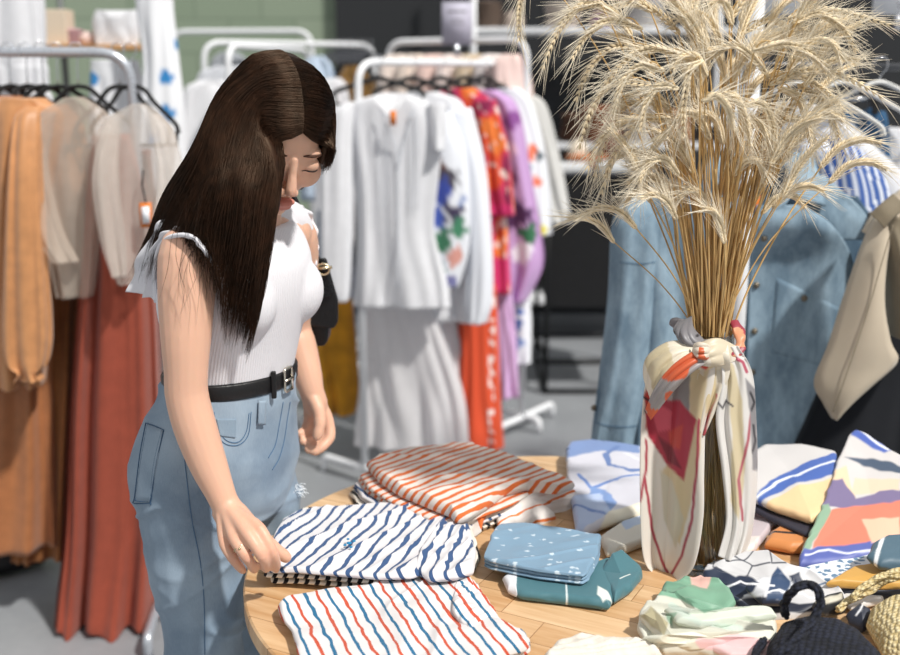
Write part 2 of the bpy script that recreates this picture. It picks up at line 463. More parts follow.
for i, (px, w, h, c, lab) in enumerate([(600, .22, .2, '#a4613c', 'rust'), (640, .2, .24, '#e3ded9', 'white'), (575, .16, .16, '#5a3b2b', 'dark brown'), (672, .2, .18, '#d2a178', 'sand'), (712, .2, .2, '#6b6f74', 'grey')]):
    goods('folded_knitwear', lab + ' knitwear pile on the middle board of the white shelving', 'folded clothes', px, YS + .22, (w, .24, h), c, 'pile', z=1.15 + .0145)
# small framed signs: on a rack and near the ceiling on the right
def card(label, pxl, pxr, pyt, pyb, Y, m, lines, legs=None, clip=True):
    A, B = at(pxl, pyt, Y), at(pxr, pyb, Y); w, h = B[0] - A[0], A[2] - B[2]; c = ((A[0] + B[0]) / 2, Y, (A[2] + B[2]) / 2)
    t = thing('price_sign', label, 'sign')
    MB().box(c, (w, .006, h)).obj('card', m, t)
    ink = plain('soft_ink', '#6d6a70', .8); 
    for j, (fy, fw, th) in enumerate(lines):
        MB().box((c[0], Y - .0036, c[2] + h * fy), (w * fw, .001, h * th)).obj('printed_line', ink, t)
    if clip: MB().box((c[0], Y, B[2] - .02), (.02, .012, .05)).obj('clip', chrome, t)
    if legs: MB().tube([(c[0], Y, B[2] - .03), (c[0], Y, legs)], .005, 8).obj('stem', chrome, t)
    return t
card('lilac-grey card sign standing on the rail of the pale pink rack', 442, 472, 2, 45, 4.62, plain('lilac_card', '#b9b6c6', .6), [(.28, .62, .035), (.1, .4, .022), (.0, .5, .022)])
wc = plain('white_card', '#eef1f6', .5)
for i, (l, r, t_, b) in enumerate([(752, 804, -30, 15), (876, 925, -30, 15)]):
    Y = 3.25 + .2 * i
    card(['white card sign above the denim rail, nearer the wheat', 'white card sign above the denim rail at the right edge'][i], l, r, t_, b, Y, wc, [(-.32, .05, .04), (-.22, .12, .02)])
# ================================================================ clothes rails
def floor_z(P): return np.array([P[0], P[1], .0125])
def rack(label, A, B, H, foot=(0, 0), m=None, r=.0135, footA=None, footB=None, name='clothes_rack', shelf=False):
    """A, B: floor points (x, y) under the two posts; one bent tube plus two floor feet"""
    t = thing(name, label, 'clothes rail'); m = m or white_paint
    A = np.array([*A, 0.]); B = np.array([*B, 0.]); d = (B - A) / np.linalg.norm(B - A); n = np.array([-d[1], d[0], 0])
    up = np.array([0, 0, 1.])
    MB().tube(rack_tube([A + up * .05, A + up * H, B + up * H, B + up * .05], r, .09), r, 12).obj('rail', m, t)
    for k, c in ((footA if footA is not None else .28, A), (footB if footB is not None else .28, B)):
        MB().tube(rack_tube([c + n * k + up * .005, c + n * k + up * .065, c - n * k + up * .065, c - n * k + up * .005], r, .06), r, 12).obj('foot', m, t)
    return t
def floor_pt(px, py, Y): p = at(px, py, Y); return (p[0], Y)
# ---------------- left rail, nearest
YL = 3.0
Lp = at(152, 400, YL); HL = 1.600
rA_, rB_ = np.array([Lp[0], YL]), np.array([Lp[0] - 1.15, YL - .12])
rack('steel-grey clothes rail on the left carrying rust, ochre and sheer white clothes', rA_, rB_, HL, m=steel_tube, footA=.30)
def rl(px):                                                     # the rail point seen at a pixel column
    for t in np.linspace(0, 1, 400):
        p = rA_ * (1 - t) + rB_ * t
        d = ray(px, 50)
        if p[0] / p[1] * d[1] / d[0] >= 1: return np.array([p[0], p[1], HL])
    return np.array([*rB_, HL])
hy = 1.05
LEFT = [(-12, 'orange-tan'), (8, 'first white'), (25, 'second white'), (40, 'tan'), (56, 'gold'), (74, 'sheer cream'), (118, 'rust'), (140, 'sheer ivory')]
tan = fabric('tan_satin', '#a4683d', .5, .1, sheen=.3, spec=.5, bump=.1)
gold_s = fabric('golden_satin', '#c18858', .48, .12, sheen=.3, spec=.5, bump=.1)
ochre = fabric('ochre_crepe', '#9a6438', .7, .1)
rust = fabric('rust_jersey', '#934431', .8, .08, sheen=.2)
rust2 = fabric('dark_rust_jersey', '#6e3224', .8, .08, sheen=.2)
ivory = fabric('ivory_gauze', '#e8dfd6', .8, .06, alpha=.36, trans=.2)
cream_g = fabric('cream_gauze', '#ddd0c2', .8, .06, alpha=.40, trans=.2)
white_c = fabric('white_cotton', '#ebecf0', .85, .03, trans=.15)
beige_c = fabric('beige_lining', '#b59a7e', .8, .1)
gcol = 'clothes on the steel-grey rail'
def garment(name, label, cat, body, m, thick=.09, yaw=.0, folds=6, amp=.012, seed=1, sleeves=(), part='body', sm=None, group=None, color=None, nv=60, neck=None, hem=0., extra=None):
    t = thing(name, label, cat, group)
    drape(part, body, m, t, thick, yaw, folds, amp, seed, nv=nv, color=color, open_neck=neck, hem=hem)
    for i, sv in enumerate(sleeves):
        sv2, th = (sv if isinstance(sv, tuple) else (sv, .07))
        drape('sleeve', sv2, sm or m, t, th, yaw * .5, 4, amp * .8, seed + 20 + i, nv=40, nu=48, color=color)
    return t
# dresses, back to front
garment('long_dress', 'orange-tan satin long dress at the left end of the steel-grey rail', 'dress',
        [(-60, 18, 96, 2.92), (-70, 30, 125, 2.92), (-72, 34, 220, 2.92), (-75, 40, 330, 2.92), (-80, 46, 480, 2.92), (-84, 48, 553, 2.92)], tan, .10, .35, 7, .028, 3)
garment('long_dress', 'ochre-brown long dress behind the golden sleeve', 'dress',
        [(20, 74, 104, 3.02), (10, 84, 150, 3.02), (22, 78, 240, 3.02), (20, 74, 380, 3.02), (14, 68, 500, 3.02), (12, 66, 556, 3.02)], ochre, .10, .3, 7, .028, 5)
garment('long_dress', 'golden satin dress with a gathered sleeve on the steel-grey rail', 'dress',
        [(2, 44, 98, 2.86), (-10, 62, 122, 2.86), (-12, 50, 200, 2.86), (-14, 44, 300, 2.86), (-14, 42, 366, 2.86), (-14, 40, 384, 2.86)], gold_s, .10, .3, 6, .026, 7,
        sleeves=[([(26, 44, 106, 2.84), (14, 42, 122, 2.81), (8, 42, 180, 2.78), (4, 46, 260, 2.77), (2, 50, 330, 2.77), (6, 46, 362, 2.77), (18, 38, 371, 2.77), (14, 42, 379, 2.77)], .07)])
garment('long_skirt', 'beige lined long skirt hanging between the ochre and rust ones', 'skirt',
        [(60, 90, 150, 3.10), (52, 96, 230, 3.10), (46, 92, 400, 3.10), (40, 90, 552, 3.10)], beige_c, .08, .3, 5, .022, 9)
garment('maxi_skirt', 'rust-red maxi skirt reaching the floor on the steel-grey rail', 'skirt',
        [(95, 128, 135, 2.92), (88, 140, 190, 2.92), (80, 152, 290, 2.92), (72, 156, 400, 2.92), (66, 160, 520, 2.92), (58, 160, 585, 2.92), (54, 160, 618, 2.92)], rust, .17, .1, 9, .045, 11, nv=90, hem=.012)
garment('maxi_skirt', 'darker rust maxi skirt behind the floor-length one', 'skirt',
        [(108, 150, 150, 3.12), (104, 158, 260, 3.12), (102, 160, 420, 3.12), (100, 166, 590, 3.12)], rust2, .12, .2, 6, .03, 13)
garment('sheer_blouse', 'sheer cream blouse on a black hanger over the ochre dress', 'blouse',
        [(66, 84, 97, 2.84), (42, 104, 112, 2.84), (22, 116, 132, 2.84), (26, 112, 160, 2.84), (36, 106, 200, 2.84), (48, 98, 258, 2.84), (56, 92, 296, 2.84)], cream_g, .07, .2, 7, .012, 15,
        sleeves=[([(40, 56, 112, 2.83), (26, 52, 130, 2.82), (18, 48, 170, 2.80), (30, 62, 230, 2.79), (52, 78, 262, 2.78)], .05)])
garment('sheer_blouse', 'sheer ivory blouse with an orange tag on the steel-grey rail near its post', 'blouse',
        [(132, 146, 104, 2.80), (112, 162, 116, 2.80), (96, 174, 136, 2.80), (98, 172, 165, 2.80), (100, 166, 210, 2.80), (106, 158, 250, 2.80), (114, 146, 274, 2.80), (118, 132, 283, 2.80)], ivory, .07, .15, 8, .012, 17,
        sleeves=[([(112, 124, 114, 2.80), (100, 120, 134, 2.78), (92, 118, 180, 2.75), (100, 124, 240, 2.75), (112, 126, 276, 2.75)], .05), ([(150, 160, 114, 2.81), (152, 174, 134, 2.80), (156, 184, 180, 2.79), (150, 176, 220, 2.79)], .05)])
for k, (px, col) in enumerate([(-2, white_c), (20, white_c)]):
    garment('shirt', ['white shirt tucked at the left end of the steel-grey rail', 'white shirt second from the left on the steel-grey rail'][k], 'shirt',
            [(px - 6, px + 16, 86, 3.08), (px - 12, px + 24, 102, 3.08), (px - 12, px + 22, 160, 3.08), (px - 12, px + 20, 250, 3.08)], col, .06, .9, 4, .012, 19 + k)
t = thing('swing_tag', 'orange framed swing tag hanging on the sheer ivory blouse', 'tag')
A = at(146, 215, 2.74); otag = plain('orange_card', '#dc7a2c', .6)
MB().box(A, (.030, .003, .062)).obj('card', otag, t); MB().box(A + [0, -.002, 0], (.019, .002, .042)).obj('label', wc, t)
MB().tube([at(143, 170, 2.745), at(142, 185, 2.735), at(146, 203, 2.74)], .0025, 6).obj('cord', black_velvet, t)
for (px, who, half, yw, dr, Y) in [(-8, 'the orange-tan dress', .12, .3, .05, 0), (8, 'the left white shirt', .08, .9, .05, 0), (25, 'the second white shirt', .08, .9, .05, 0), (41, 'the golden dress', .10, .5, .05, 0), (56, 'the ochre dress', .12, .35, .05, 0),
                               (76, 'the sheer cream blouse', .135, .22, .10, 0), (118, 'the rust skirt', .125, .12, .10, 0), (140, 'the sheer ivory blouse', .115, .12, .10, 0)]:
    hanger('black velvet hanger carrying ' + who + ' on the steel-grey rail', rl(px), yw, black_velvet, chrome, half, dr, 'black hangers on the steel-grey rail', bar=px > 70, neck=.088, r=.010)

# ---------------- white display behind the left rail
YD = 4.3
shelf_t = thing('display_shelf', 'wooden display shelf with a dark post behind the steel-grey rail', 'shelf')
A, B = at(42, 48, YD), at(143, 50, YD); zz = at(90, 47, YD)[2]
MB().box(((A[0] + B[0]) / 2, YD + .12, zz), (B[0] - A[0], .26, .02)).obj('board', wood_pale, shelf_t, bevel=.003)
for q in (A, B): MB().box((q[0], YD + .24, 1.3), (.022, .022, 2.6)).obj('post', plain('grey_post', '#6d7270', .5), shelf_t)
def on_shelf(px): return at(px, 40, YD + .1)[0]
def sh(label, name, cat, px, dims, color, kind): 
    x = on_shelf(px); return goods(name, label, cat, px, YD + .1, dims, color, kind, z=zz + .0105)
sh('cream cardboard box standing on the wooden display shelf', 'cardboard_box', 'box', 62, (.14, .10, .13), '#d9c9b4', 'box')
sh('little posy of dried flowers on the wooden display shelf', 'dried_flowers', 'flowers', 79, (.09, .07, .06), '#b08d92', 'pile')
sh('pale pink jewellery dish on the wooden display shelf', 'jewellery_dish', 'dish', 96, (.07, .07, .05), '#e2c9c2', 'jar')
sh('white cosmetics jar at the right of the wooden display shelf', 'jar', 'jar', 112, (.07, .07, .07), '#ece9e4', 'jar')
def blue_spots(u, v, V):
    c = np.tile(np.array(lin('#eceef2')), (len(V), 1))
    for px, py, r in ((170, 78, .024), (171, 112, .026), (158, 140, .02), (180, 45, .02)):
        q = at(px, py, 4.0); d = np.hypot(V[:, 0] - q[0], V[:, 2] - q[2]) + .006 * vn(V[:, 0] * 90, V[:, 2] * 90); c[d < r] = lin('#2f86c6')
    return c
pc = printed('printed_cotton', .85)
garment('long_coat', 'long white robe with blue spots hanging behind the steel-grey rail', 'dress',
        [(138, 172, -70, 4.0), (136, 172, 0, 4.0), (143, 178, 60, 4.0), (140, 184, 120, 4.0), (138, 186, 200, 4.0), (138, 188, 300, 4.0)], pc, .1, .2, 5, .02, 23, color=blue_spots)
def one_spot(u, v, V):
    c = np.tile(np.array(lin('#e2e4e8')), (len(V), 1)); q = at(96, 79, 4.15); d = np.hypot(V[:, 0] - q[0], V[:, 2] - q[2]) + .005 * vn(V[:, 0] * 90, V[:, 2] * 90)
    c[d < .026] = lin('#2f86c6'); return c
garment('sleeveless_top', 'white sleeveless top with a blue dot below the wooden shelf', 'top',
        [(92, 138, 60, 4.15), (90, 142, 90, 4.15), (88, 142, 150, 4.15), (86, 142, 220, 4.15)], pc, .1, .1, 5, .018, 25, color=one_spot)
garment('scoop_neck_top', 'white scoop-neck top hanging over the wooden shelf', 'top',
        [(96, 138, 10, 4.36), (92, 140, 24, 4.36), (96, 138, 46, 4.36)], white_c, .06, 0, 4, .008, 27, neck=(.06, .03))
garment('white_shirt_dress', 'white shirt dress at the far left above the steel-grey rail', 'dress',
        [(-10, 38, -50, 3.9), (-8, 43, 10, 3.9), (-6, 44, 60, 3.9), (-6, 46, 82, 3.9), (-8, 47, 200, 3.9)], white_c, .1, .2, 5, .02, 29)
rack('tall grey clothes rail at the upper left carrying the white robe', floor_pt(150, 60, 4.05), floor_pt(-60, 60, 3.95), 2.12, m=plain('grey_post', '#6d7270', .5))

# ---------------- white racks behind the woman
rack('white clothes rail behind the head of the woman, nearest of the three there', floor_pt(228, 60, 4.7), floor_pt(308, 60, 5.6), at(260, 45, 5.0)[2] - .01)
rack('white clothes rail behind the nearest frame at the left of the blockwork wall', floor_pt(172, 60, 6.1), floor_pt(312, 60, 6.0), at(240, 31, 6.0)[2])
rack('white clothes rail holding black-topped hangers in front of the wall corner', floor_pt(204, 60, 5.4), floor_pt(374, 60, 5.9), at(330, 44, 5.7)[2])
grey_c = fabric('pale_grey_cotton', '#c9ccd2', .85, .06); gry2 = fabric('mid_grey_cotton', '#9ea2a8', .85, .06)
bg = [('white_blouse', 'white blouse hanging left of the woman behind her hair', 'blouse', 184, 236, 80, 300, 5.0, white_c, .5), 
      ('grey_cardigan', 'pale grey cardigan hanging close behind her hair', 'cardigan', 196, 262, 66, 320, 5.2, grey_c, .3),
      ('grey_jacket', 'mid grey jacket farthest left on the white rails', 'jacket', 208, 250, 52, 260, 5.6, gry2, .2),
      ('white_camisole', 'white camisole on the rail just right of her head', 'top', 318, 348, 78, 300, 4.9, white_c, .5),
      ('ochre_top', 'ochre and black blouse on the far rail right of her head', 'blouse', 334, 372, 66, 110, 5.6, fabric('ochre_print', '#7a5a2c', .8, .5, vscale=18), .3),
      ('black_blouse', 'black blouse under the hangers on the far rail', 'blouse', 326, 376, 62, 100, 5.85, fabric('black_cotton', '#17171a', .8, .1), .2),
      ('blue_white_top', 'pale blue top squeezed on the far rail beside her crown', 'top', 300, 334, 56, 200, 5.3, fabric('pale_blue', '#b4c4d6', .8, .2, vscale=20), .3)]
for i, (nm, lb, ct, l, r, t_, b, Y, m, yw) in enumerate(bg):
    w = r - l; garment(nm, lb, ct, [(l + w * .3, r - w * .3, t_, Y), (l + 2, r - 2, t_ + 14, Y), (l - 2, r + 2, t_ + .35 * (b - t_), Y), (l, r + 2, b, Y)], m, .09, yw, 5, .02, 40 + i, nv=36)
for i in range(8):
    px = 334 + i * 5.2; q = at(px, 45, 5.82); hanger('slim dark grey hanger in the row at the end of the far rail', (q[0], 5.78 + i * .01, at(330, 44, 5.7)[2]), 1.25, plain('grey_hanger', '#3c3e44', .5), chrome, .19, .04, 'dark hangers in a row on the far rail', bar=False)
garment('yellow_skirt', 'mustard-yellow print skirt hanging behind the hand of the woman', 'skirt',
        [(316, 352, 300, 4.35), (312, 356, 350, 4.35), (318, 358, 390, 4.35), (324, 354, 412, 4.35)], fabric('mustard_print', '#c58a1f', .8, .25, vscale=16), .1, .2, 4, .02, 51)
garment('patterned_skirt', 'blue-grey patterned skirt above the mustard one', 'skirt',
        [(318, 350, 210, 4.5), (314, 354, 280, 4.5), (316, 356, 345, 4.5)], fabric('blue_grey_print', '#8e98a8', .8, .4, vscale=24), .1, .2, 4, .02, 53)

# ---------------- middle rail with printed dresses
m0, m1 = floor_pt(362, 300, 4.02), floor_pt(503, 300, 4.75); HMid = 1.588
rack('white clothes rail in the middle carrying white and flower-printed dresses', m0, m1, HMid, footA=.22, footB=.2)
def rm(t): return np.array([m0[0] * (1 - t) + m1[0] * t, m0[1] * (1 - t) + m1[1] * t, HMid])
MY = -.12
def flowers(base, spots, seed=3):
    def f(u, v, V):
        c = np.tile(np.array(lin(base)), (len(V), 1)); n1 = vn(V[:, 0] * 60, V[:, 2] * 60, seed) 
        for (px, py, r, col, Y) in spots:
            q = at(px, py, Y); d = np.hypot(V[:, 0] - q[0], V[:, 2] - q[2]) / (r * Y / FPX)
            c[(d + .45 * n1) < 1] = lin(col)
        return c
    return f
# orange trousers and robe
def robe_print(u, v, V):
    n = vn(V[:, 0] * 22 + V[:, 1] * 20, V[:, 2] * 14, 5); n2 = vn(V[:, 0] * 45, V[:, 2] * 45, 9); c = np.tile(np.array(lin('#c4305a')), (len(V), 1))
    c[n > .05] = lin('#e0502e'); c[n > .45] = lin('#ef7f38'); c[(n < -.35)] = lin('#8e2550'); c[n2 > .55] = lin('#f0d2c8'); 
    zt = at(480, 205, 4.3)[2]; c[(V[:, 2] < zt) & (n < .2)] = lin('#cf2f6c'); return c
garment('printed_robe', 'pink and orange printed robe on the middle white rail', 'robe',
        [(444, 476, 88, 4.38), (432, 490, 102, 4.38), (436, 500, 150, 4.38), (440, 506, 220, 4.38), (442, 510, 292, 4.38)], pc, .10, MY, 5, .02, 61, color=robe_print,
        sleeves=[([(474, 496, 100, 4.33), (480, 508, 150, 4.33), (484, 514, 215, 4.33)], .06)])
def or_print(u, v, V):
    c = np.tile(np.array(lin('#d9502b')), (len(V), 1)); x = at(492, 380, 4.2)[0]; n = vn(V[:, 0] * 80, V[:, 2] * 50, 5)
    c[(np.abs(V[:, 0] - x) < .012) & (n > .1)] = lin('#f3e6e0'); return c
garment('orange_trousers', 'orange-red wide trousers with a white embroidered stripe below the robe', 'trousers',
        [(462, 496, 286, 4.28), (458, 498, 330, 4.28), (456, 500, 400, 4.28), (456, 503, 446, 4.28)], pc, .09, MY, 5, .018, 63, color=or_print)
lil = flowers('#c39ccd', [(497, 145, 9, '#5d2c5e', 4.5), (502, 175, 12, '#6c2f63', 4.5), (515, 215, 16, '#4b2350', 4.5), (508, 150, 7, '#e8c4dc', 4.5), (528, 232, 10, '#2f6a48', 4.5), (520, 250, 10, '#ece6f0', 4.5), (512, 120, 8, '#874a90', 4.5)])
garment('lilac_blouse', 'lilac blouse with dark purple flowers on the middle white rail', 'blouse',
        [(470, 498, 90, 4.5), (476, 518, 108, 4.5), (482, 530, 170, 4.5), (486, 540, 230, 4.5), (488, 542, 265, 4.5), (496, 526, 300, 4.5)], pc, .10, MY, 5, .02, 65, color=lil)
garment('lilac_skirt', 'plain lilac skirt hanging beside the orange trousers', 'skirt',
        [(492, 512, 290, 4.42), (494, 516, 340, 4.42), (496, 518, 396, 4.42)], fabric('lilac_cotton', '#cfa9d4', .8, .05), .08, MY, 4, .015, 67)
bsk = flowers('#eceef3', [(515, 322, 7, '#5a78bb', 4.55), (518, 340, 6, '#8aa2d2', 4.55), (510, 332, 4, '#5a78bb', 4.55), (520, 310, 4, '#5a78bb', 4.55)])
garment('white_blue_skirt', 'white skirt with a blue sketched flower at the end of the middle rail', 'skirt',
        [(506, 528, 288, 4.55), (504, 531, 320, 4.55), (505, 530, 362, 4.55)], pc, .08, MY, 4, .012, 69, color=bsk)
wfl = flowers('#e9ecf0', [(530, 152, 7, '#ef7d5c', 4.62), (536, 180, 5, '#ef7d5c', 4.62), (539, 156, 4, '#3a4a55', 4.62), (527, 168, 5, '#38808e', 4.62), (541, 228, 5, '#e8dd4a', 4.62), (546, 205, 4, '#e9ecf0', 4.62)])
garment('white_flower_top', 'white top with small coral flowers on the middle white rail', 'top',
        [(492, 520, 88, 4.62), (496, 532, 104, 4.62), (502, 544, 150, 4.62), (508, 550, 200, 4.62), (514, 551, 234, 4.62)], pc, .09, MY, 5, .016, 71, color=wfl)
garment('beige_coat', 'pale grey-beige coat hanging last on the middle white rail', 'coat',
        [(508, 528, 92, 4.74), (512, 546, 106, 4.74), (520, 560, 160, 4.74), (528, 568, 205, 4.74), (530, 571, 222, 4.74)], fabric('pale_greige', '#cdccc9', .85, .04), .09, MY, 5, .016, 73)
# white dresses in front
gz = fabric('white_gauze', '#f0f0f4', .85, .03, alpha=.9, trans=.25)
gz2 = fabric('sheer_white_gauze', '#f2f1f3', .85, .03, alpha=.8, trans=.35)
blu = flowers('#e6e9f0', [(438, 170, 11, '#6a4a44', 4.06), (446, 182, 13, '#4a4550', 4.06), (436, 193, 15, '#3c4fa6', 4.06), (433, 215, 14, '#4860b4', 4.06), (452, 210, 9, '#3d3552', 4.06), (431, 165, 5, '#4f8a5a', 4.06),
                          (458, 228, 9, '#3f8060', 4.06), (440, 240, 11, '#3f7c5c', 4.06), (428, 250, 8, '#6a98a0', 4.06), (455, 255, 9, '#d79a8e', 4.06), (436, 266, 8, '#357a5a', 4.06), (450, 280, 6, '#7a7aa8', 4.06), (462, 200, 5, '#8a9cc8', 4.06)])
garment('floral_dress', 'white dress with a blue and green flower panel on the middle white rail', 'dress',
        [(408, 440, 92, 4.20), (398, 464, 106, 4.20), (404, 476, 160, 4.20), (408, 480, 230, 4.20), (410, 478, 320, 4.20)], white_c, .09, MY, 5, .018, 75, sm=pc,
        sleeves=[([(416, 452, 112, 4.08), (422, 466, 150, 4.07), (424, 470, 200, 4.06), (424, 468, 250, 4.06), (430, 458, 286, 4.06)], .09), ([(446, 472, 108, 4.14), (462, 486, 170, 4.13), (466, 492, 250, 4.12), (464, 492, 300, 4.12), (466, 486, 322, 4.12)], .09)], color=blu)
garment('white_maxi_skirt', 'long sheer white skirt under the embroidered blouse', 'skirt',
        [(368, 424, 296, 4.16), (362, 440, 330, 4.16), (358, 462, 390, 4.16), (352, 468, 446, 4.16)], gz2, .12, MY, 9, .024, 77)
garment('white_underskirt', 'white cotton skirt behind the sheer one', 'skirt',
        [(396, 446, 296, 4.3), (400, 460, 340, 4.3), (404, 466, 400, 4.3), (402, 468, 444, 4.3)], white_c, .1, MY, 7, .022, 79)
wb = garment('embroidered_blouse', 'white embroidered blouse with long balloon sleeves at the front of the middle rail', 'blouse',
        [(382, 406, 93, 4.02), (352, 430, 104, 4.02), (344, 442, 130, 4.02), (352, 438, 180, 4.02), (356, 434, 230, 4.02), (354, 446, 280, 4.02), (352, 450, 306, 4.02)], white_c, .09, MY, 7, .014, 81, neck=(.055, .115),
        sleeves=[([(344, 358, 102, 4.0), (332, 354, 114, 3.98), (322, 352, 150, 3.97), (320, 352, 220, 3.96), (322, 350, 280, 3.96), (332, 348, 300, 3.96)], .09), ([(428, 446, 104, 3.98), (430, 446, 130, 3.97), (432, 444, 150, 3.96)], .06)])
emb = plain('embroidery_thread', '#cfd3da', .9)
for x in (378, 384, 410, 416): 
    MB().tube(smooth_path([at(x, 112, 3.955), at(x + 2, 160, 3.95), at(x + 1, 210, 3.95)], 20), .0015, 5).obj('embroidery', emb, wb)
MB().tube(smooth_path([at(380, 108, 3.955), at(392, 140, 3.955), at(398, 165, 3.953), at(398, 290, 3.95)], 30), .0025, 5).obj('placket', emb, wb)
MB().tube(smooth_path([at(414, 108, 3.955), at(404, 140, 3.955), at(399, 165, 3.953)], 20), .0025, 5).obj('neckline', emb, wb)
o = MB().box(at(393, 118, 3.93), (.022, .003, .05)).obj('swing_tag', otag); tag(o, 'small orange swing tag in the neck of the white embroidered blouse', 'tag')
for t_, who, hf_, px in ((.12, 'the white embroidered blouse', .17, 388), (.33, 'the floral-sleeved white dress', .15, 0), (.52, 'the pink printed robe', .13, 0), (.70, 'the lilac blouse', .13, 0), (.82, 'the coral-flowered top', .12, 0), (.93, 'the pale coat', .12, 0)):
    hanger('black velvet hanger carrying ' + who, rm(t_), MY, black_velvet, chrome, hf_, .040, 'black hangers on the middle rail', bar=t_ < .2, neck=.056, r=.015)

# ---------------- pale pink rail behind the middle one
p0, p1 = floor_pt(388, 60, 5.1), floor_pt(527, 60, 4.66)
rack('white clothes rail behind the middle one carrying pale pink clothes', p0, p1, at(450, 40, 4.8)[2], footA=.2, footB=.26)
cols = [('#dfd3cb', 'cream'), ('#e8d9cc', 'ivory'), ('#e3c8bf', 'blush'), ('#efe0da', 'pale pink'), ('#d6c3a8', 'sand'), ('#f0e6e2', 'shell white'), ('#e9cfc8', 'rose')]
for i, (c, nm) in enumerate(cols):
    px = 396 + i * 19; Y = 5.04 - i * .06
    garment('pastel_top', nm + ' top on the pale pink rail, ' + ['at its left end', 'second from the left', 'third from the left', 'in the middle', 'third from the right', 'second from the right', 'at its right end'][i], 'top',
            [(px - 6, px + 8, 54, Y), (px - 16, px + 18, 66, Y), (px - 18, px + 24, 110, Y), (px - 18, px + 26, 200, Y)], fabric('pastel' + c, c, .85, .05), .07, .5, 4, .018, 90 + i, nv=36)

# ---------------- denim rail on the right
YR = 2.42

def denim2(name, c1, c2):
    T = NT(name); co = T.coord('Object')
    n1 = T.ramp(T.noise(T.coord('Object', (11, 11, 4)), 1.6, 6, .7), .36, .66); n2 = T.noise(T.coord('Object', (300, 300, 60)), 2, 2)
    f = T.math('ADD', T.math('MULTIPLY', n1, .8), T.math('MULTIPLY', n2, .3))
    T.l.new(T.mix(f, lin(c1), lin(c2)), T.b.inputs['Base Color']); T.bump(T.noise(co, 700, 2), .35, .0012)
    T.b.inputs['Roughness'].default_value = .85; T.b.inputs['Specular IOR Level'].default_value = .2; _M[name] = T.m; return T.m
dsh = denim2('shirt_denim', '#5d7486', '#9cb3c3')
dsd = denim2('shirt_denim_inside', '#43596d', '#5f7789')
dj = denim2('jeans_denim', '#22405e', '#456c90')
sht = thing('denim_shirt', 'light blue denim shirt with a chest pocket facing out behind the vase', 'shirt')
def dx(px, py, Y=YR): return at(px, py, Y)
YF = YR - .05
# back panel, then two front panels each a hanging sheet with its own thickness
def sheet(name, rows, Yc, m, parent, folds=3, amp=.01, seed=1, th=.004, nu=40, nv=50, bow=0., uvm=False):
    """rows (px_left, px_right, py): an open sheet with folds and a bow towards the viewer"""
    K = smooth_path([(l, r, p, Yc if len(q) == 0 else q[0]) for l, r, p, *q in rows], nv); V = []; U = []
    for j, (l, r, p, Y) in enumerate(K):
        v = j / (nv - 1)
        for i in range(nu):
            u = i / (nu - 1); y = Y - bow * math.sin(PI * u) - amp * (.3 + .7 * v) * (math.sin(u * folds * 2 * PI + seed + 1.5 * float(vn(v * 2, u * 2, seed))) + .5 * float(vn(u * 6, v * 5, seed + 4)))
            V.append(at(l + (r - l) * u, p, y)); U.append((V[-1][0], V[-1][2]))
    return solid(mesh(name, V, grid_faces(nu, nv), m, parent, uv=U), th, 0)
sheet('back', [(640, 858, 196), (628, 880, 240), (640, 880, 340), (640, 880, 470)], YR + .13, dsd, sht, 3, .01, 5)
f1 = sheet('front_panel', [(757, 802, 205, YF - .03), (752, 832, 226, YF - .035), (750, 852, 260, YF), (747, 862, 330, YF), (744, 868, 420, YF), (742, 870, 470, YF)], YF, dsh, sht, 1.2, .012, 2, bow=.02)
yk = sheet('shoulder_yoke', [(800, 824, 176, YF + .05), (799, 838, 188, YF + .035), (800, 862, 210, YF + .02), (798, 880, 240, YF + .01)], YF, dsh, sht, .8, .006, 3, bow=.01)
f2 = sheet('front_panel', [(668, 726, 180, YF + .02), (650, 738, 200, YF), (640, 744, 240, YF), (643, 744, 320, YF), (640, 742, 400, YF), (636, 742, 470, YF)], YF, dsh, sht, 1.6, .014, 7, bow=.02)
drape('sleeve', [(640, 672, 186, YF + .04), (620, 668, 205, YF + .03), (611, 662, 230, YF + .02), (607, 656, 300, YF + .02), (598, 648, 380, YF + .02), (592, 640, 425, YF + .02), (590, 638, 445, YF + .02)], dsh, sht, [.04, .07, .10, .10, .09, .08, .07], 0, 3, .012, 33, nv=70, nu=80)
q = [at(x, y, YF - .045) for x, y in ((591, 437), (612, 441), (637, 440))]
b = bvh_of(sht.children[-1])
for s_ in list(sht.children):
    pass
# seams laid on the cloth
sl = [c for c in sht.children if c.name.startswith('sleeve')][0]
bs = bvh_of(sl); bp = bvh_of(f1); bp2 = bvh_of(f2)
st2 = plain('denim_stitch', '#47657e', .9)
mb = MB()
seam_on('a', bs, [(590, 420), (605, 425), (625, 427), (640, 425)], None, None, mb=mb, r=.001)
seam_on('a', bs, [(600, 340), (600, 380), (597, 420)], None, None, mb=mb, r=.001)
seam_on('a', bs, [(620, 262), (640, 264), (655, 262)], None, None, mb=mb, r=.001)
mb.obj('stitching', st2, sl)
mb = MB()
for pts in ([(764, 232), (762, 300), (760, 380), (757, 440)], [(775, 275), (800, 288), (838, 305)], [(774, 281), (800, 295), (836, 312)],
            [(775, 275), (770, 320), (763, 352), (775, 368), (795, 378), (812, 376), (826, 352), (838, 306)], [(778, 283), (773, 322), (768, 349), (778, 364), (796, 373), (809, 371), (822, 350), (833, 312)]):
    seam_on('a', bp, pts, None, None, mb=mb, r=.0011)
mb.obj('stitching', st2, f1)
pk = patch_on('chest_pocket', bp, [(776, 277), (838, 307), (822, 366), (770, 352)], dsh, f1, .0025)
bp3 = bvh_of(f1)
shank = plain('shank_button', '#7d7364', .35, .6)
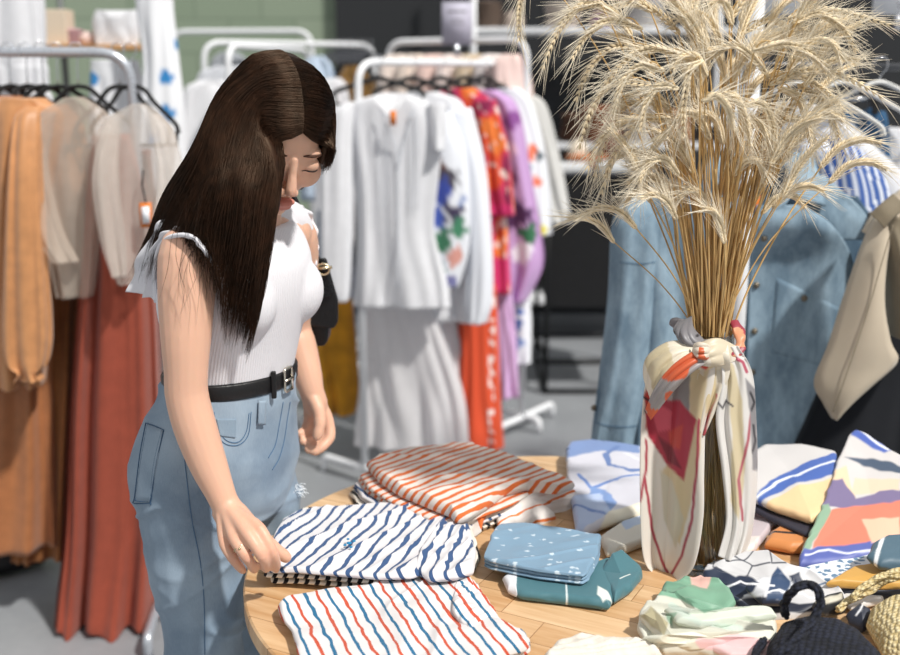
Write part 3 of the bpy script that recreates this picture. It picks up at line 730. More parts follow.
for x, y, bb in ((761, 237, bp), (753, 285, bp), (751, 331, bp), (749, 372, bp), (801, 298, bp), (596, 408, bs)):
    p = on_surface(bb, x + 3 if bb is bp else x, y, .004)
    if p is not None: MB().ball(p, (.0075, .004, .0075), 14, 8).ball(p + [0, -.003, 0], (.004, .003, .004), 10, 6).obj('button', shank, sht)
# collar: stand and two leaves
def poly_leaf(name, pts, m, parent, th=.006, bev=.002):
    Q = np.array([at(*p) for p in pts]); c = Q.mean(0); n = len(Q)
    V = np.vstack([Q, Q + [0, th, 0]]); return MB().add(V, [tuple(range(n)), tuple(range(2 * n - 1, n - 1, -1))] + [(i, i + n, (i + 1) % n + n, (i + 1) % n) for i in range(n)]).obj(name, m, parent, bevel=bev)
def leaf(name, L, R, m, parent, bow=.01, n=16):
    """strip between two polylines of (px,py,Y), slightly domed"""
    A, B = smooth_path(P_(L), n), smooth_path(P_(R), n); V = []
    for j in range(9):
        v = j / 8; V.append(A * (1 - v) + B * v - np.array([0, bow * math.sin(PI * v), 0]))
    return solid(mesh(name, np.vstack(V), grid_faces(n, 9), m, parent), .005, 0)
def P_(l): return [at(*q) for q in l]
leaf('collar_leaf', [(799, 153, YR + .03), (794, 172, YR - .01), (791, 197, YR - .06)], [(811, 150, YR + .06), (819, 176, YR + .01), (826, 206, YR - .05)], dsh, sht, .012)
leaf('collar_stand', [(760, 228, YF - .04), (775, 213, YF - .045), (790, 196, YF - .03), (800, 155, YR + .05)], [(756, 214, YF - .035), (770, 206, YF - .04), (784, 194, YF - .02), (793, 150, YR + .06)], dsh, sht, .006)
leaf('collar_leaf', [(700, 178, YR + .02), (720, 186, YR - .03), (738, 200, YR - .05)], [(712, 150, YR + .06), (728, 165, YR + .02), (744, 182, YR - .01)], dsh, sht, .01)
o = MB().box(at(755, 205, YR + .04), (.022, .004, .045)).obj('swing_tag', otag); tag(o, 'orange swing tag inside the collar of the denim shirt', 'tag')
HR_ = at(742, 118, YR + .1)[2]
# rail of the right rack: white post in front of the shirt, bar running back to the right
post = at(742, 250, 2.30)
r0 = (post[0], 2.30); r1 = (post[0] + 1.05, 3.35)
tr_ = thing('clothes_rack', 'clothes rail with a tall white post in front of the denim shirt', 'clothes rail')
for q_ in (r0, r1): MB().tube([(q_[0], q_[1], .03), (q_[0], q_[1], 2.3)], .0165, 16).obj('post', white_paint, tr_)
for q_ in (r0, r1): MB().tube(rack_tube([(q_[0] - .16, q_[1] + .16, .012), (q_[0] + .16, q_[1] - .16, .012)], .012), .012, 10).obj('foot', white_paint, tr_)
MB().tube([(r0[0], r0[1], 1.56), (r1[0], r1[1], 1.56)], .009, 12).obj('bar', plain('dark_steel', '#4a4c50', .35, .8), tr_)
MB().tube([(r0[0], r0[1], 2.28), (r1[0], r1[1], 2.28)], .0165, 16).obj('top_bar', white_paint, tr_)
def rr(t): return np.array([r0[0] * (1 - t) + r1[0] * t, r0[1] * (1 - t) + r1[1] * t, 1.56])
white_plastic = plain('white_hanger_plastic', '#e6e6e3', .4)
for t_, who in ((.13, 'the denim shirt'), (.27, 'the blue striped shirt'), (.40, 'the white shirt'), ):
    hanger('broad white hanger carrying ' + who + ' on the right rail', rr(t_), .05, white_plastic, chrome, .20, .09, 'white hangers on the right rail', bar=False)
# striped shirt behind the denim one
def st_pr(u, v, V):
    ph = (V[:, 0] * .95 + V[:, 2] * .30) / .020; c = np.tile(np.array(lin('#3a5fa6')), (len(V), 1)); c[(ph % 1) < .34] = lin('#e8edf6'); return c
def st_pr2(u, v, V):
    c = np.tile(np.array(lin('#e9edf6')), (len(V), 1)); c[(V[:, 2] / .012 % 1) < .35] = lin('#9db4e0'); return c
garment('striped_shirt', 'blue and white striped shirt hanging behind the denim shirt', 'shirt',
        [(812, 832, 134, 2.62), (812, 862, 152, 2.62), (808, 884, 180, 2.62), (806, 892, 220, 2.62), (800, 896, 330, 2.62), (800, 896, 440, 2.62)], pc, .09, .05, 4, .01, 103, color=st_pr, nv=150)
o = [c for c in bpy.data.objects if c.name.startswith('striped_shirt')][-1]
drape('collar', [(800, 826, 138, 2.57), (798, 830, 150, 2.55), (802, 826, 164, 2.56)], pc, o, .05, .05, 2, .002, 105, nv=60, nu=60, color=st_pr2)
garment('white_shirt', 'white shirt on a broad hanger behind the striped one', 'shirt',
        [(776, 808, 102, 2.80), (768, 846, 120, 2.80), (770, 880, 150, 2.80), (780, 915, 190, 2.80), (790, 925, 260, 2.80), (800, 925, 380, 2.80)], white_c, .10, .05, 5, .012, 107)
garment('white_shirt', 'white lined shirt with black script behind the hanging jeans', 'shirt',
        [(868, 905, 128, 3.35), (862, 925, 150, 3.35), (860, 935, 220, 3.35)], white_c, .10, .05, 5, .012, 109)
jn = garment('hanging_jeans', 'dark blue jeans clipped by the waistband at the top of the right rail', 'jeans',
        [(826, 884, 111, 3.10), (828, 886, 122, 3.10), (836, 888, 150, 3.10), (842, 892, 200, 3.10), (845, 894, 420, 3.10)], dj, .07, -.1, 3, .01, 111)
MB().tube(P_([(828, 122, 3.055), (855, 126, 3.05), (886, 122, 3.055)]), .003, 6).obj('waistband_seam', plain('dark_seam', '#1b3048', .9), jn)
for x in (846, 870): MB().box(at(x, 117, 3.05), (.014, .006, .05)).obj('belt_loop', dj, jn, bevel=.002)
t = thing('trouser_hanger', 'black clip hanger holding the dark blue jeans by the waist', 'clothes hanger'); 
for x in (838, 874): MB().box(at(x, 105, 3.06), (.022, .03, .05)).obj('clip', black_velvet, t, bevel=.004)
MB().tube(P_([(834, 99, 3.06), (880, 99, 3.06)]), .005, 8).tube(P_([(857, 99, 3.06), (857, 80, 3.06)]), .002, 6).obj('bar', chrome, t)
# beige trench cape and black coat
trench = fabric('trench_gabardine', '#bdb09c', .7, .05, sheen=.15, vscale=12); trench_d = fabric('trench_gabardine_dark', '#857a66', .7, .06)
blackc = fabric('black_navy_wool', '#10131a', .85, .1)
garment('black_coat', 'black-navy coat under the beige trench cape', 'coat',
        [(872, 920, 215, 2.36), (864, 930, 260, 2.36), (850, 935, 320, 2.36), (822, 938, 375, 2.36), (803, 940, 420, 2.36), (791, 940, 450, 2.36), (788, 940, 480, 2.36)], blackc, .14, .05, 5, .014, 121)
tc = thing('trench_coat', 'beige trench coat with a pointed storm flap at the right edge', 'coat')
leaf_rows = [([(893, 196, 2.26), (876, 214, 2.24), (862, 245, 2.21), (846, 290, 2.19), (828, 345, 2.18), (814, 381, 2.18), (823, 402, 2.18), (832, 417, 2.18)], [(900, 200, 2.24), (898, 226, 2.20), (888, 250, 2.17), (884, 300, 2.15), (890, 340, 2.15), (897, 361, 2.16), (872, 385, 2.16), (834, 417, 2.18)])]
for L, R in leaf_rows: leaf('storm_flap', L, R, trench, tc, .022, 60)
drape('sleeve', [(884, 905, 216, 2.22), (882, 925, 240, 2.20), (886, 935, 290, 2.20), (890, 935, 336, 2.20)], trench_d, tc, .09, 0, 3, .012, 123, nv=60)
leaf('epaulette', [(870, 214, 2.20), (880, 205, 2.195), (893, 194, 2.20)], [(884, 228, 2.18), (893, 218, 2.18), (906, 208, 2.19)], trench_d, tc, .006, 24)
leaf('shoulder', [(862, 232, 2.24), (874, 212, 2.25), (900, 190, 2.27)], [(880, 240, 2.21), (892, 224, 2.20), (912, 206, 2.22)], trench, tc, .012, 24)
MB().tube(smooth_path(P_([(893, 225, 2.150), (884, 255, 2.145), (868, 310, 2.14), (848, 370, 2.145), (833, 412, 2.16)]), 40), .0011, 5).obj('stitched_edge', trench_d, tc)
garment('navy_striped_skirt', 'blue and white striped hem showing left of the vase under the denim shirt', 'skirt',
        [(622, 650, 380, 2.62), (624, 652, 420, 2.62), (624, 652, 470, 2.62)], pc, .06, .05, 3, .008, 131, color=lambda u, v, V: np.where(((V[:, 0] / .014 % 1) < .5)[:, None], np.array([lin('#4a6fb4')]), np.array([lin('#e6ebf5')])))
garment('grey_sweater', 'grey sweater and blue top hanging inside the open denim shirt', 'sweater',
        [(752, 784, 158, 2.75), (750, 796, 172, 2.75), (748, 800, 240, 2.75)], fabric('grey_melange', '#74808a', .85, .1), .08, 0, 3, .008, 133)

# ---- two boot shapes, added to stand in for dark shapes under the left rail
bt = plain('stand_in_black', '#15161a', .5)
for k, (px, Y, lab) in enumerate(((14, 3.25, 'black boot-shaped stand-in for dark shapes under the ochre dress, the left one'), (46, 3.3, 'black boot-shaped stand-in for dark shapes under the ochre dress, the right one'))):
    q = onz(px, 585, 0); q = np.array([at(px, 590, Y)[0], Y, 0.])
    o = remeshed('boot_stand_in', [limb_([(q + [0, 0, .045], .040), (q + [-.07, -.06, .045], .042), (q + [-.13, -.10, .036], .032)]), limb_([(q + [0, 0, .045], .042), (q + [.01, .01, .12], .044), (q + [.01, .01, .17], .046)])], .006, bt, None, 3)
    tag(o, lab, 'boot')
# ================================================================ the round table and what lies on it
TZ = .76; TC = np.array([.197, 1.670]); TRAD = .527
def wood_mat():
    T = NT('oak_planks'); co = T.coord('Object'); m = T.node('ShaderNodeMapping'); m.inputs['Rotation'].default_value = (0, 0, math.radians(28)); T.l.new(co, m.inputs[0])
    sp = T.node('ShaderNodeSeparateXYZ'); T.l.new(m.outputs[0], sp.inputs[0])
    row = T.math('FLOOR', T.math('MULTIPLY', sp.outputs[1], 1 / .062))
    wn = T.node('ShaderNodeTexWhiteNoise', noise_dimensions='2D')
    xs_ = T.math('ADD', sp.outputs[0], T.math('MULTIPLY', row, .37)); cell = T.math('FLOOR', T.math('MULTIPLY', xs_, 1 / .30))
    cb = T.node('ShaderNodeCombineXYZ'); T.l.new(row, cb.inputs[0]); T.l.new(cell, cb.inputs[1]); T.l.new(cb.outputs[0], wn.inputs['Vector'])
    g = T.node('ShaderNodeMapping'); g.inputs['Scale'].default_value = (2.2, 24, 6); T.l.new(m.outputs[0], g.inputs[0])
    av = T.node('ShaderNodeVectorMath', operation='ADD'); T.l.new(g.outputs[0], av.inputs[0])
    c3 = T.node('ShaderNodeCombineXYZ'); T.l.new(T.math('MULTIPLY', wn.outputs[0], 40), c3.inputs[0]); T.l.new(c3.outputs[0], av.inputs[1])
    gr = T.noise(av.outputs[0], 2.6, 6, .62)
    f = T.math('ADD', T.math('MULTIPLY', T.ramp(gr, .3, .72), .7), T.math('MULTIPLY', wn.outputs[0], .45))
    base = T.mix(f, lin('#b98a58'), lin('#e3c299'))
    line = T.math('LESS_THAN', T.math('FRACT', T.math('MULTIPLY', sp.outputs[1], 1 / .062)), .018)
    line2 = T.math('LESS_THAN', T.math('FRACT', T.math('MULTIPLY', xs_, 1 / .30)), .004)
    T.l.new(T.mix(T.math('MAXIMUM', line, line2), base, lin('#8e6238')), T.b.inputs['Base Color'])
    T.b.inputs['Roughness'].default_value = .42; T.bump(gr, .12, .001); return T.m
oak = wood_mat()
tb = thing('round_table', 'round pale oak table covered with folded shirts and scarves', 'table')
n = 160; a = np.arange(n) * 2 * PI / n; prof = [(.0, 0), (TRAD - .05, 0), (TRAD - .003, 0), (TRAD, -.003), (TRAD, -.027), (TRAD - .004, -.031), (0.0, -.031)]
V = []
for r, z in prof: r = max(r, .001); V.append(np.stack([TC[0] + r * np.cos(a), TC[1] + r * np.sin(a), np.full(n, TZ + z)], 1))
mesh('table_top', np.vstack(V), grid_faces(n, len(prof), True), oak, tb, smooth=False)
MB().tube([(TC[0], TC[1], .03), (TC[0], TC[1], TZ - .031)], .04, 24).obj('pedestal', black_metal, tb)
V, Fc = ellipsoid((TC[0], TC[1], .015), (.27, .27, .015), None, 48, 8); mesh('base', V, Fc, black_metal, tb)

def cloth(name, outline, z0, th, m, parent=None, sdir=None, wr=.002, wfreq=14, seed=1, color=None, round_=None, nr=46, na=300, edge=.0015, z=None, smooth=1, dome=0., ridge=0., rdir=0., toff=0.):
    """a folded or crumpled piece of cloth lying flat; outline = pixels (and optional own height) of its top rim"""
    top = z0 + th
    P = np.array([[*onz(q[0], q[1], q[2] if len(q) > 2 else top)] for q in outline])
    Q = np.vstack([P, P[:1]]); L = np.r_[0, np.cumsum(np.linalg.norm(np.diff(Q, axis=0), axis=1))]
    t = np.linspace(0, L[-1], na, endpoint=False); R = np.stack([np.interp(t, L, Q[:, c]) for c in range(3)], 1)
    for _ in range(2 * smooth): R = (np.roll(R, 1, 0) + R * 2 + np.roll(R, -1, 0)) / 4
    c = R.mean(0); rd = round_ or th * .42
    span = np.linalg.norm(R - c, axis=1).mean()
    s = 1 - (1 - np.linspace(0, 1, nr)) ** 1.0; 
    rr_ = np.r_[np.linspace(0.02, 1 - 1.6 * rd / span, nr - 9), 1 - 1.6 * rd / span * (1 - np.sin(np.linspace(0, PI / 2, 10)[1:]))]
    out = []
    for side in (1, -1):
        for k in (range(len(rr_)) if side == 1 else range(len(rr_) - 2, -1, -3)):
            q = rr_[k]; p = c + (R - c) * q
            e = np.clip((1 - q) * span / (1.6 * rd), 0, 1); zoff = math.sqrt(max(0, 1 - (1 - e) ** 2))
            if side == 1:
                zz = th / 2 * zoff; X, Y = p[:, 0] + seed * 3.1, p[:, 1]
                w = wr * (vn(X * wfreq, Y * wfreq, seed) + .5 * vn(X * wfreq * 2.3, Y * wfreq * 2.1, seed + 1))
                if ridge:
                    ca_, sa_ = math.cos(rdir), math.sin(rdir); U_ = X * ca_ + Y * sa_; W2 = -X * sa_ + Y * ca_
                    w = w + ridge * ((1 - np.abs(vn(W2 * wfreq * 2.2 + .8 * vn(U_ * 9, W2 * 9, seed), U_ * wfreq * .22, seed + 7))) ** 3 - .3)
                zz = zz + w * min(1, e * 1.5) + dome * (1 - q ** 2)
                p = p + np.stack([0 * w, 0 * w, zz - th / 2], 1)
                if edge: 
                    ev = edge * q ** 3; p[:, 0] += ev * vn(t * 60, t * 0 + 3, seed); p[:, 1] += ev * vn(t * 60, t * 0 + 8, seed)
            else: p = p + np.array([0, 0, -th / 2 - th / 2 * zoff])
            out.append(p)
    V = np.vstack(out); nv = len(out)
    if sdir is not None:
        A, B = onz(*sdir[0], top), onz(*sdir[1], top); d = (B - A)[:2]; d /= np.linalg.norm(d)
    else: d = np.array([1., 0])
    U = np.stack([V[:, 0] * d[0] + V[:, 1] * d[1], -V[:, 0] * d[1] + V[:, 1] * d[0] + toff], 1)
    # let the pattern run over the rounded rim instead of stretching down it
    U[:, 1] += (V[:, 2] - top) * .6
    Fc = grid_faces(na, nv, True) + [tuple(range(na - 1, -1, -1)), tuple(range((nv - 1) * na, nv * na))]
    return mesh(name, V, Fc, m, parent, uv=U, col=None if color is None else color(V))
def shift(o, dx, dy): return [(q[0] + dx, q[1] + dy, *q[2:]) for q in o]
def inpoly(x, y, poly):
    c = np.zeros(len(x), bool); n = len(poly)
    for i in range(n):
        x1, y1 = poly[i]; x2, y2 = poly[(i + 1) % n]
        k = ((y1 > y) != (y2 > y)) & (x < (x2 - x1) * (y - y1) / ((y2 - y1) or 1e-9) + x1); c ^= k
    return c
def dseg(x, y, pts):
    d = np.full(len(x), 1e9)
    for (x1, y1), (x2, y2) in zip(pts[:-1], pts[1:]):
        vx, vy = x2 - x1, y2 - y1; t = np.clip(((x - x1) * vx + (y - y1) * vy) / (vx * vx + vy * vy + 1e-12), 0, 1)
        d = np.minimum(d, np.hypot(x - x1 - t * vx, y - y1 - t * vy))
    return d
def lay(c, x, y, l, soft):
    if l[0] == 'poly':
        d = dseg(x, y, list(l[1]) + [l[1][0]]); w = np.clip(.5 + np.where(inpoly(x, y, l[1]), d, -d) / soft, 0, 1); col = lin(l[2])
    else: w = np.clip(.5 + (l[2] - dseg(x, y, l[1])) / (soft * .6), 0, 1); col = lin(l[3])
    return c * (1 - w[:, None]) + np.array(col) * w[:, None]
def plan_print(base, layers, z, jit=.002):
    """layers: ('poly', pixels, colour) or ('line', pixels, width_m, colour), pinned to the cloth in plan"""
    def f(V):
        c = np.tile(np.array(lin(base)), (len(V), 1)); x = V[:, 0] + jit * vn(V[:, 0] * 60, V[:, 1] * 60, 3); y = V[:, 1] + jit * vn(V[:, 0] * 60, V[:, 1] * 60, 5)
        for l in layers:
            pts = [tuple(onz(p[0], p[1], p[2] if len(p) > 2 else z)[:2]) for p in l[1]]
            c = lay(c, x, y, (l[0], pts, *l[2:]), .0025)
        return c
    return f
silk = printed('printed_silk', .5, .15, .08, spec=.45)
cot = printed('printed_jersey', .8)

# ---- navy striped shirts (stack of three)
navy = striped('navy_stripe_jersey', '#dad8da', ['#3a557e'], .0205, .29, .0035)
navy2 = striped('black_stripe_jersey', '#e9e2d6', ['#15161c'], .0165, .42, .001)
N = [(266, 573), (266, 560), (273, 537), (284, 520), (300, 512), (350, 509), (400, 505), (452, 500), (459, 508), (470, 535), (474, 548), (468, 560), (440, 570), (412, 579), (380, 580), (330, 576), (292, 573)]
dirN = ((378, 514), (322, 568))
for k, lb in enumerate(['navy-striped white shirt at the bottom of the stack under the fingers', 'navy-striped white shirt in the middle of the stack under the fingers', 'navy-striped white shirt on top with a tiny blue embroidered motif']):
    t = thing('striped_shirt', lb, 'shirt', 'navy striped shirts')
    z = TZ + .001 + k * .0115
    o = [shift(N, 5, 8), shift(N, -2, 2), shift(N, 1, -5)][k]
    cloth('lower_fold', shift(o, 2, 0), z, .0055, navy2, t, sdir=((300, 572), (302, 520)), wr=.0006, seed=3 + k)
    cloth('upper_fold', o, z + .0058, .0056 if k < 2 else .011, navy if k == 2 else navy2, t, sdir=dirN if k == 2 else ((300, 572), (303, 520)), ridge=.005 if k == 2 else 0, rdir=.9, wr=.004 if k == 2 else .0006, wfreq=15, seed=6 + k)
    if k == 2:
        zt = z + .018
        cloth('sleeve', [(420, 545), (440, 520), (455, 512), (468, 530), (476, 546), (474, 566), (456, 572), (430, 574), (415, 565)], z + .004, .020, navy, t, sdir=((455, 515), (430, 560)), wr=.004, wfreq=30, seed=11, ridge=.006, rdir=1.2)
        mb = MB(); teal = plain('teal_thread', '#1d7fb0', .8)
        for dx, dy, r in ((0, 0, .0045), (5, -2, .003), (-4, 2, .003), (2, 4, .0028), (-1, -4, .0025)): V, Fc = ellipsoid(onz(349 + dx, 543 + dy, zt + .0045), (r, r, .0016), None, 12, 6); mb.add(V, Fc)
        mb.obj('embroidered_motif', teal, t)
# ---- orange striped shirts over navy ones
ora = striped('orange_stripe_jersey', '#ddd4cc', ['#d06a36'], .0200, .40, .003)
osp = striped('orange_sparse_stripe_jersey', '#ebe5e0', ['#de7a40'], .034, .13, .004)
orw = striped('orange_wide_stripe_jersey', '#ebe4de', ['#de6f30'], .036, .50, .002)
O = [(366, 460), (380, 452), (410, 446), (455, 439), (468, 440), (520, 456), (560, 471), (576, 480), (560, 484), (530, 480), (506, 486), (488, 500), (468, 512), (456, 514), (450, 508), (430, 500), (398, 487), (378, 474)]
ON = shift([(366, 470), (380, 462), (410, 456), (455, 448), (500, 456), (530, 474), (540, 485), (520, 498), (490, 510), (462, 520), (440, 516), (420, 507), (398, 497), (374, 483)], 0, 0)
dirO = ((390, 475), (460, 450)); z = TZ + .001
for k, (lb, off, m2) in enumerate([('black and white striped shirt at the very bottom under the orange pair', (-17, 22), navy2), ('navy-striped shirt just below the orange pair', (-13, 15), navy)]):
    t = thing('striped_shirt', lb, 'shirt', 'navy striped shirts under the orange ones')
    cloth('lower_fold', shift(ON, *off), z, .0065, m2, t, sdir=((360, 478), (390, 503)), wr=.0006, seed=21 + k)
    cloth('upper_fold', shift(ON, off[0] + 1, off[1] - 2), z + .0067, .0065, m2, t, sdir=((360, 478), (392, 503)), wr=.0006, seed=23 + k); z += .0138
t = thing('striped_shirt', 'lower orange-striped white shirt in the back stack', 'shirt', 'orange striped shirts')
O2 = shift(ON, -8, 7)
cloth('lower_fold', O2, z, .008, ora, t, sdir=dirO, wr=.0008, seed=27); cloth('upper_fold', shift(O2, 2, -3), z + .0083, .008, ora, t, sdir=dirO, wr=.0008, seed=28); z += .0168
t = thing('striped_shirt', 'top orange-striped white shirt with a loose crumpled sleeve and wide hem band', 'shirt', 'orange striped shirts')
cloth('body', O, z, .022, ora, t, sdir=dirO, wr=.005, wfreq=11, seed=29, round_=.007, ridge=.005, rdir=.35)
cloth('hem', [(454, 502, .815), (470, 492, .822), (500, 486, .822), (498, 500, .81), (484, 515, .80), (481, 528, .79), (472, 535, .778), (463, 531, .778), (457, 515, .80)], TZ + .012, .014, orw, t, sdir=((462, 505), (470, 534)), wr=.002, seed=31, toff=.006)
cloth('sleeve', [(492, 500, .80), (505, 482, .815), (530, 478, .822), (566, 481, .815), (578, 487, .80), (576, 495, .79), (556, 500, .785), (548, 506, .78), (556, 511, .775), (535, 522, .772), (508, 526, .775), (498, 518, .785)], TZ + .012, .030, osp, t, sdir=((505, 515), (555, 498)), wr=.006, wfreq=26, seed=33, ridge=.009, rdir=.5, toff=.012)
# ---- red and blue striped shirt in front
rb = striped('red_blue_stripe_jersey', '#dbd8d8', ['#c2533a', '#28698f'], .0165, .28, .0035)
Rr_ = [(277, 602), (285, 596), (330, 586), (400, 578), (455, 573), (472, 577), (478, 592), (490, 612), (500, 620), (528, 633), (529, 645), (500, 652), (505, 672), (470, 700), (330, 712), (304, 690), (297, 645), (291, 626), (280, 613)]
t = thing('striped_shirt', 'white shirt with red and blue stripes at the front edge of the table', 'shirt')
dirR = ((335, 600), (366, 655))
cloth('lower_fold', shift(Rr_, 2, 3), TZ + .001, .011, rb, t, sdir=dirR, wr=.001, seed=41)
cloth('upper_fold', Rr_, TZ + .0125, .012, rb, t, sdir=dirR, ridge=.006, rdir=1.1, wr=.005, wfreq=13, seed=42)
cloth('sleeve', [(455, 580, .79), (474, 576, .79), (484, 592, .785), (500, 615, .78), (528, 632, .78), (526, 647, .775), (495, 652, .775), (470, 630, .79), (452, 605, .80)], TZ + .008, .018, rb, t, sdir=((480, 590), (520, 640)), wr=.003, wfreq=26, seed=43, ridge=.007, rdir=.9)

# ---- blue scarves
def speck(base, dots, z, n=60, r=.0022, area=None, seed=1):
    R2 = random.Random(seed); pts = [onz(R2.uniform(area[0], area[2]), R2.uniform(area[1], area[3]), z)[:2] for _ in range(n)]
    def f(V):
        c = np.tile(np.array(lin(base)), (len(V), 1))
        for p in pts: c[np.hypot((V[:, 0] - p[0]) * .6, V[:, 1] - p[1]) + .002 * vn(V[:, 0] * 300, V[:, 1] * 300) < r] = lin(dots)
        return c
    return f
t = thing('folded_scarf', 'teal satin scarf with a white line folded under the pale blue one', 'scarf')
zz = TZ + .001
te = plan_print('#47747e', [('line', [(516, 573), (514, 592)], .0012, '#e3ecec'), ('line', [(566, 578), (567, 596)], .0012, '#e3ecec'), ('poly', [(598, 585), (607, 590), (613, 597), (603, 599), (597, 594)], '#dfe6e0'), ('line', [(620, 580), (630, 575)], .001, '#dfe6e0')], zz + .02, 0)
cloth('main_fold', [(503, 573), (509, 566), (560, 570), (600, 560), (612, 556), (618, 575), (614, 594), (610, 602), (565, 596), (520, 591), (508, 585)], zz, .018, silk, t, wr=.0015, seed=51, color=te)
cloth('tail_fold', [(600, 570), (612, 550, .80), (622, 546, .80), (640, 562, .785), (643, 572), (632, 585), (614, 597)], zz + .001, .017, silk, t, wr=.002, seed=52, color=te, ridge=.004)
cloth('white_edge', [(503, 575), (510, 568), (519, 571), (517, 590), (508, 586)], zz + .001, .0175, white_c, t, wr=.001, seed=53)
t = thing('folded_scarf', 'pale blue scarf with small white bird motifs lying on the teal one', 'scarf')
z2 = zz + .0195; sb = speck('#7b9ab2', '#c5d5e0', z2 + .02, 46, .0022, (495, 528, 598, 575), 5)
for k in range(3):
    cloth('fold', shift([(484, 560), (492, 535), (500, 527), (520, 526), (560, 531), (601, 538), (599, 555), (588, 575), (583, 578), (540, 573), (490, 563)], 0, 4 - k * 4), z2 + k * .0062, .006 if k < 2 else .008, silk, t, wr=.0004 if k < 2 else .002, wfreq=20, seed=54 + k, color=sb, ridge=0 if k < 2 else .004, rdir=.4, round_=.0035)
# ---- cream knitwear at the front
knw = fabric('cream_knit', '#dad4c9', .95, .05, vscale=90, bump=.8, weave=240)
o = cloth('folded_knitwear', [(543, 652), (556, 638), (580, 631), (605, 634), (630, 633), (655, 640), (668, 660), (672, 700), (545, 702)], TZ + .001, .020, knw, None, wr=.003, wfreq=44, seed=61, ridge=.006, rdir=.2)
tag(o, 'cream chunky knit folded at the front rim of the table', 'knitwear')
# ---- blue and white drawing scarf, left of the vase
zb = TZ + .022
dr = plan_print('#d2d2dc', [('poly', [(560, 434), (640, 436), (640, 452), (600, 449), (562, 456)], '#7b93c2'), ('line', [(618, 446), (606, 452), (610, 462), (630, 468), (660, 466)], .006, '#6680b4'),
    ('line', [(580, 470), (592, 482), (604, 478), (620, 474), (640, 472)], .004, '#6c8bc8'), ('line', [(588, 500), (582, 510), (584, 520)], .005, '#a9bfe2'), ('poly', [(592, 480), (606, 484), (618, 496), (610, 506), (598, 498), (588, 492)], '#7e9cd0'),
    ('poly', [(570, 490), (600, 486), (612, 504), (590, 514), (574, 522)], '#b7c8e8'), ('line', [(574, 496), (606, 506)], .004, '#6c8bc8'), ('poly', [(610, 504), (660, 494), (660, 512), (590, 532), (580, 530)], '#e9e2cf'), ('line', [(625, 452), (640, 458)], .003, '#e9e9f0')], zb + .02, .003)
o = cloth('folded_scarf', [(566, 446, .80), (570, 439, .80), (590, 437, .80), (640, 443, .80), (668, 450, .80), (668, 500, .795), (640, 508, .79), (600, 522, .785), (586, 530, .78), (576, 527, .78), (571, 495, .79), (567, 470, .795)], zb, .022, silk, None, wr=.003, wfreq=12, seed=65, color=dr)
tag(o, 'white scarf with a blue figure drawing left of the vase', 'scarf')
o = cloth('folded_scarf', [(600, 535), (618, 522), (650, 508), (668, 506), (668, 530), (640, 540), (615, 550), (606, 550)], TZ + .001, .018, silk, None, wr=.002, seed=66, color=plan_print('#e6e0d2', [('poly', [(620, 520), (660, 508), (660, 516), (625, 530)], '#b9cbe6')], TZ + .02))
tag(o, 'cream scarf folded under the blue drawing scarf', 'scarf')
# ---- pile of printed scarves right behind the vase
zr = TZ + .001
o = cloth('folded_scarf', [(770, 530), (785, 520), (830, 518), (842, 530), (838, 545), (790, 545), (764, 540)], zr, .020, silk, None, seed=71, color=plan_print('#d58a4e', [('line', [(765, 532), (800, 534), (840, 530)], .005, '#1f1a1c')], zr + .02))
tag(o, 'orange scarf with a black hem at the bottom behind the vase', 'scarf')
o = cloth('folded_scarf', [(735, 500), (760, 498), (785, 508), (775, 520), (755, 545), (742, 548), (735, 530)], zr, .018, silk, None, seed=72, wr=.003, color=plan_print('#c9bcc0', [('poly', [(735, 535), (760, 535), (750, 550), (735, 550)], '#e7dcd6')], zr + .02))
tag(o, 'mauve-grey scarf showing beside the foot of the vase', 'scarf')
pal = plan_print('#d2cfce', [('poly', [(735, 440), (790, 438), (830, 446), (760, 452)], '#c9dcd0'), ('poly', [(738, 500), (770, 480), (800, 470), (840, 462), (842, 478), (800, 482), (760, 492), (742, 505)], '#4968b2'), ('line', [(742, 496), (780, 480), (840, 468)], .003, '#e6ebf5'),
                             ('poly', [(762, 494), (800, 484), (840, 480), (830, 512), (800, 506)], '#f0cf9f')], .83, .002)
t = thing('folded_scarf', 'white, blue and apricot printed scarf folded thickly behind the vase', 'scarf')
for k, (c2, mm) in enumerate([('#2c2a38', 1), ('#e0745c', 1), ('#3d5aa6', 1)]):
    cloth('fold', [(742, 498 + 4 - 3 * k, .80), (745, 470, .81), (800, 462, .82), (842, 470, .82), (838, 510, .80), (822, 528 - 3 * k, .79), (806, 534 - 3 * k, .79), (775, 520 - 4 * k, .79)], TZ + .02 + k * .009, .009, silk, t, seed=73 + k, color=plan_print(c2, [], .8), wr=.001)
cloth('top_fold', [(738, 486, .825), (745, 452, .845), (765, 441, .85), (800, 441, .855), (836, 448, .855), (842, 475, .84), (836, 502, .82), (812, 515, .815), (775, 503, .815)], TZ + .044, .024, silk, t, seed=77, color=pal, wr=.004, wfreq=9)
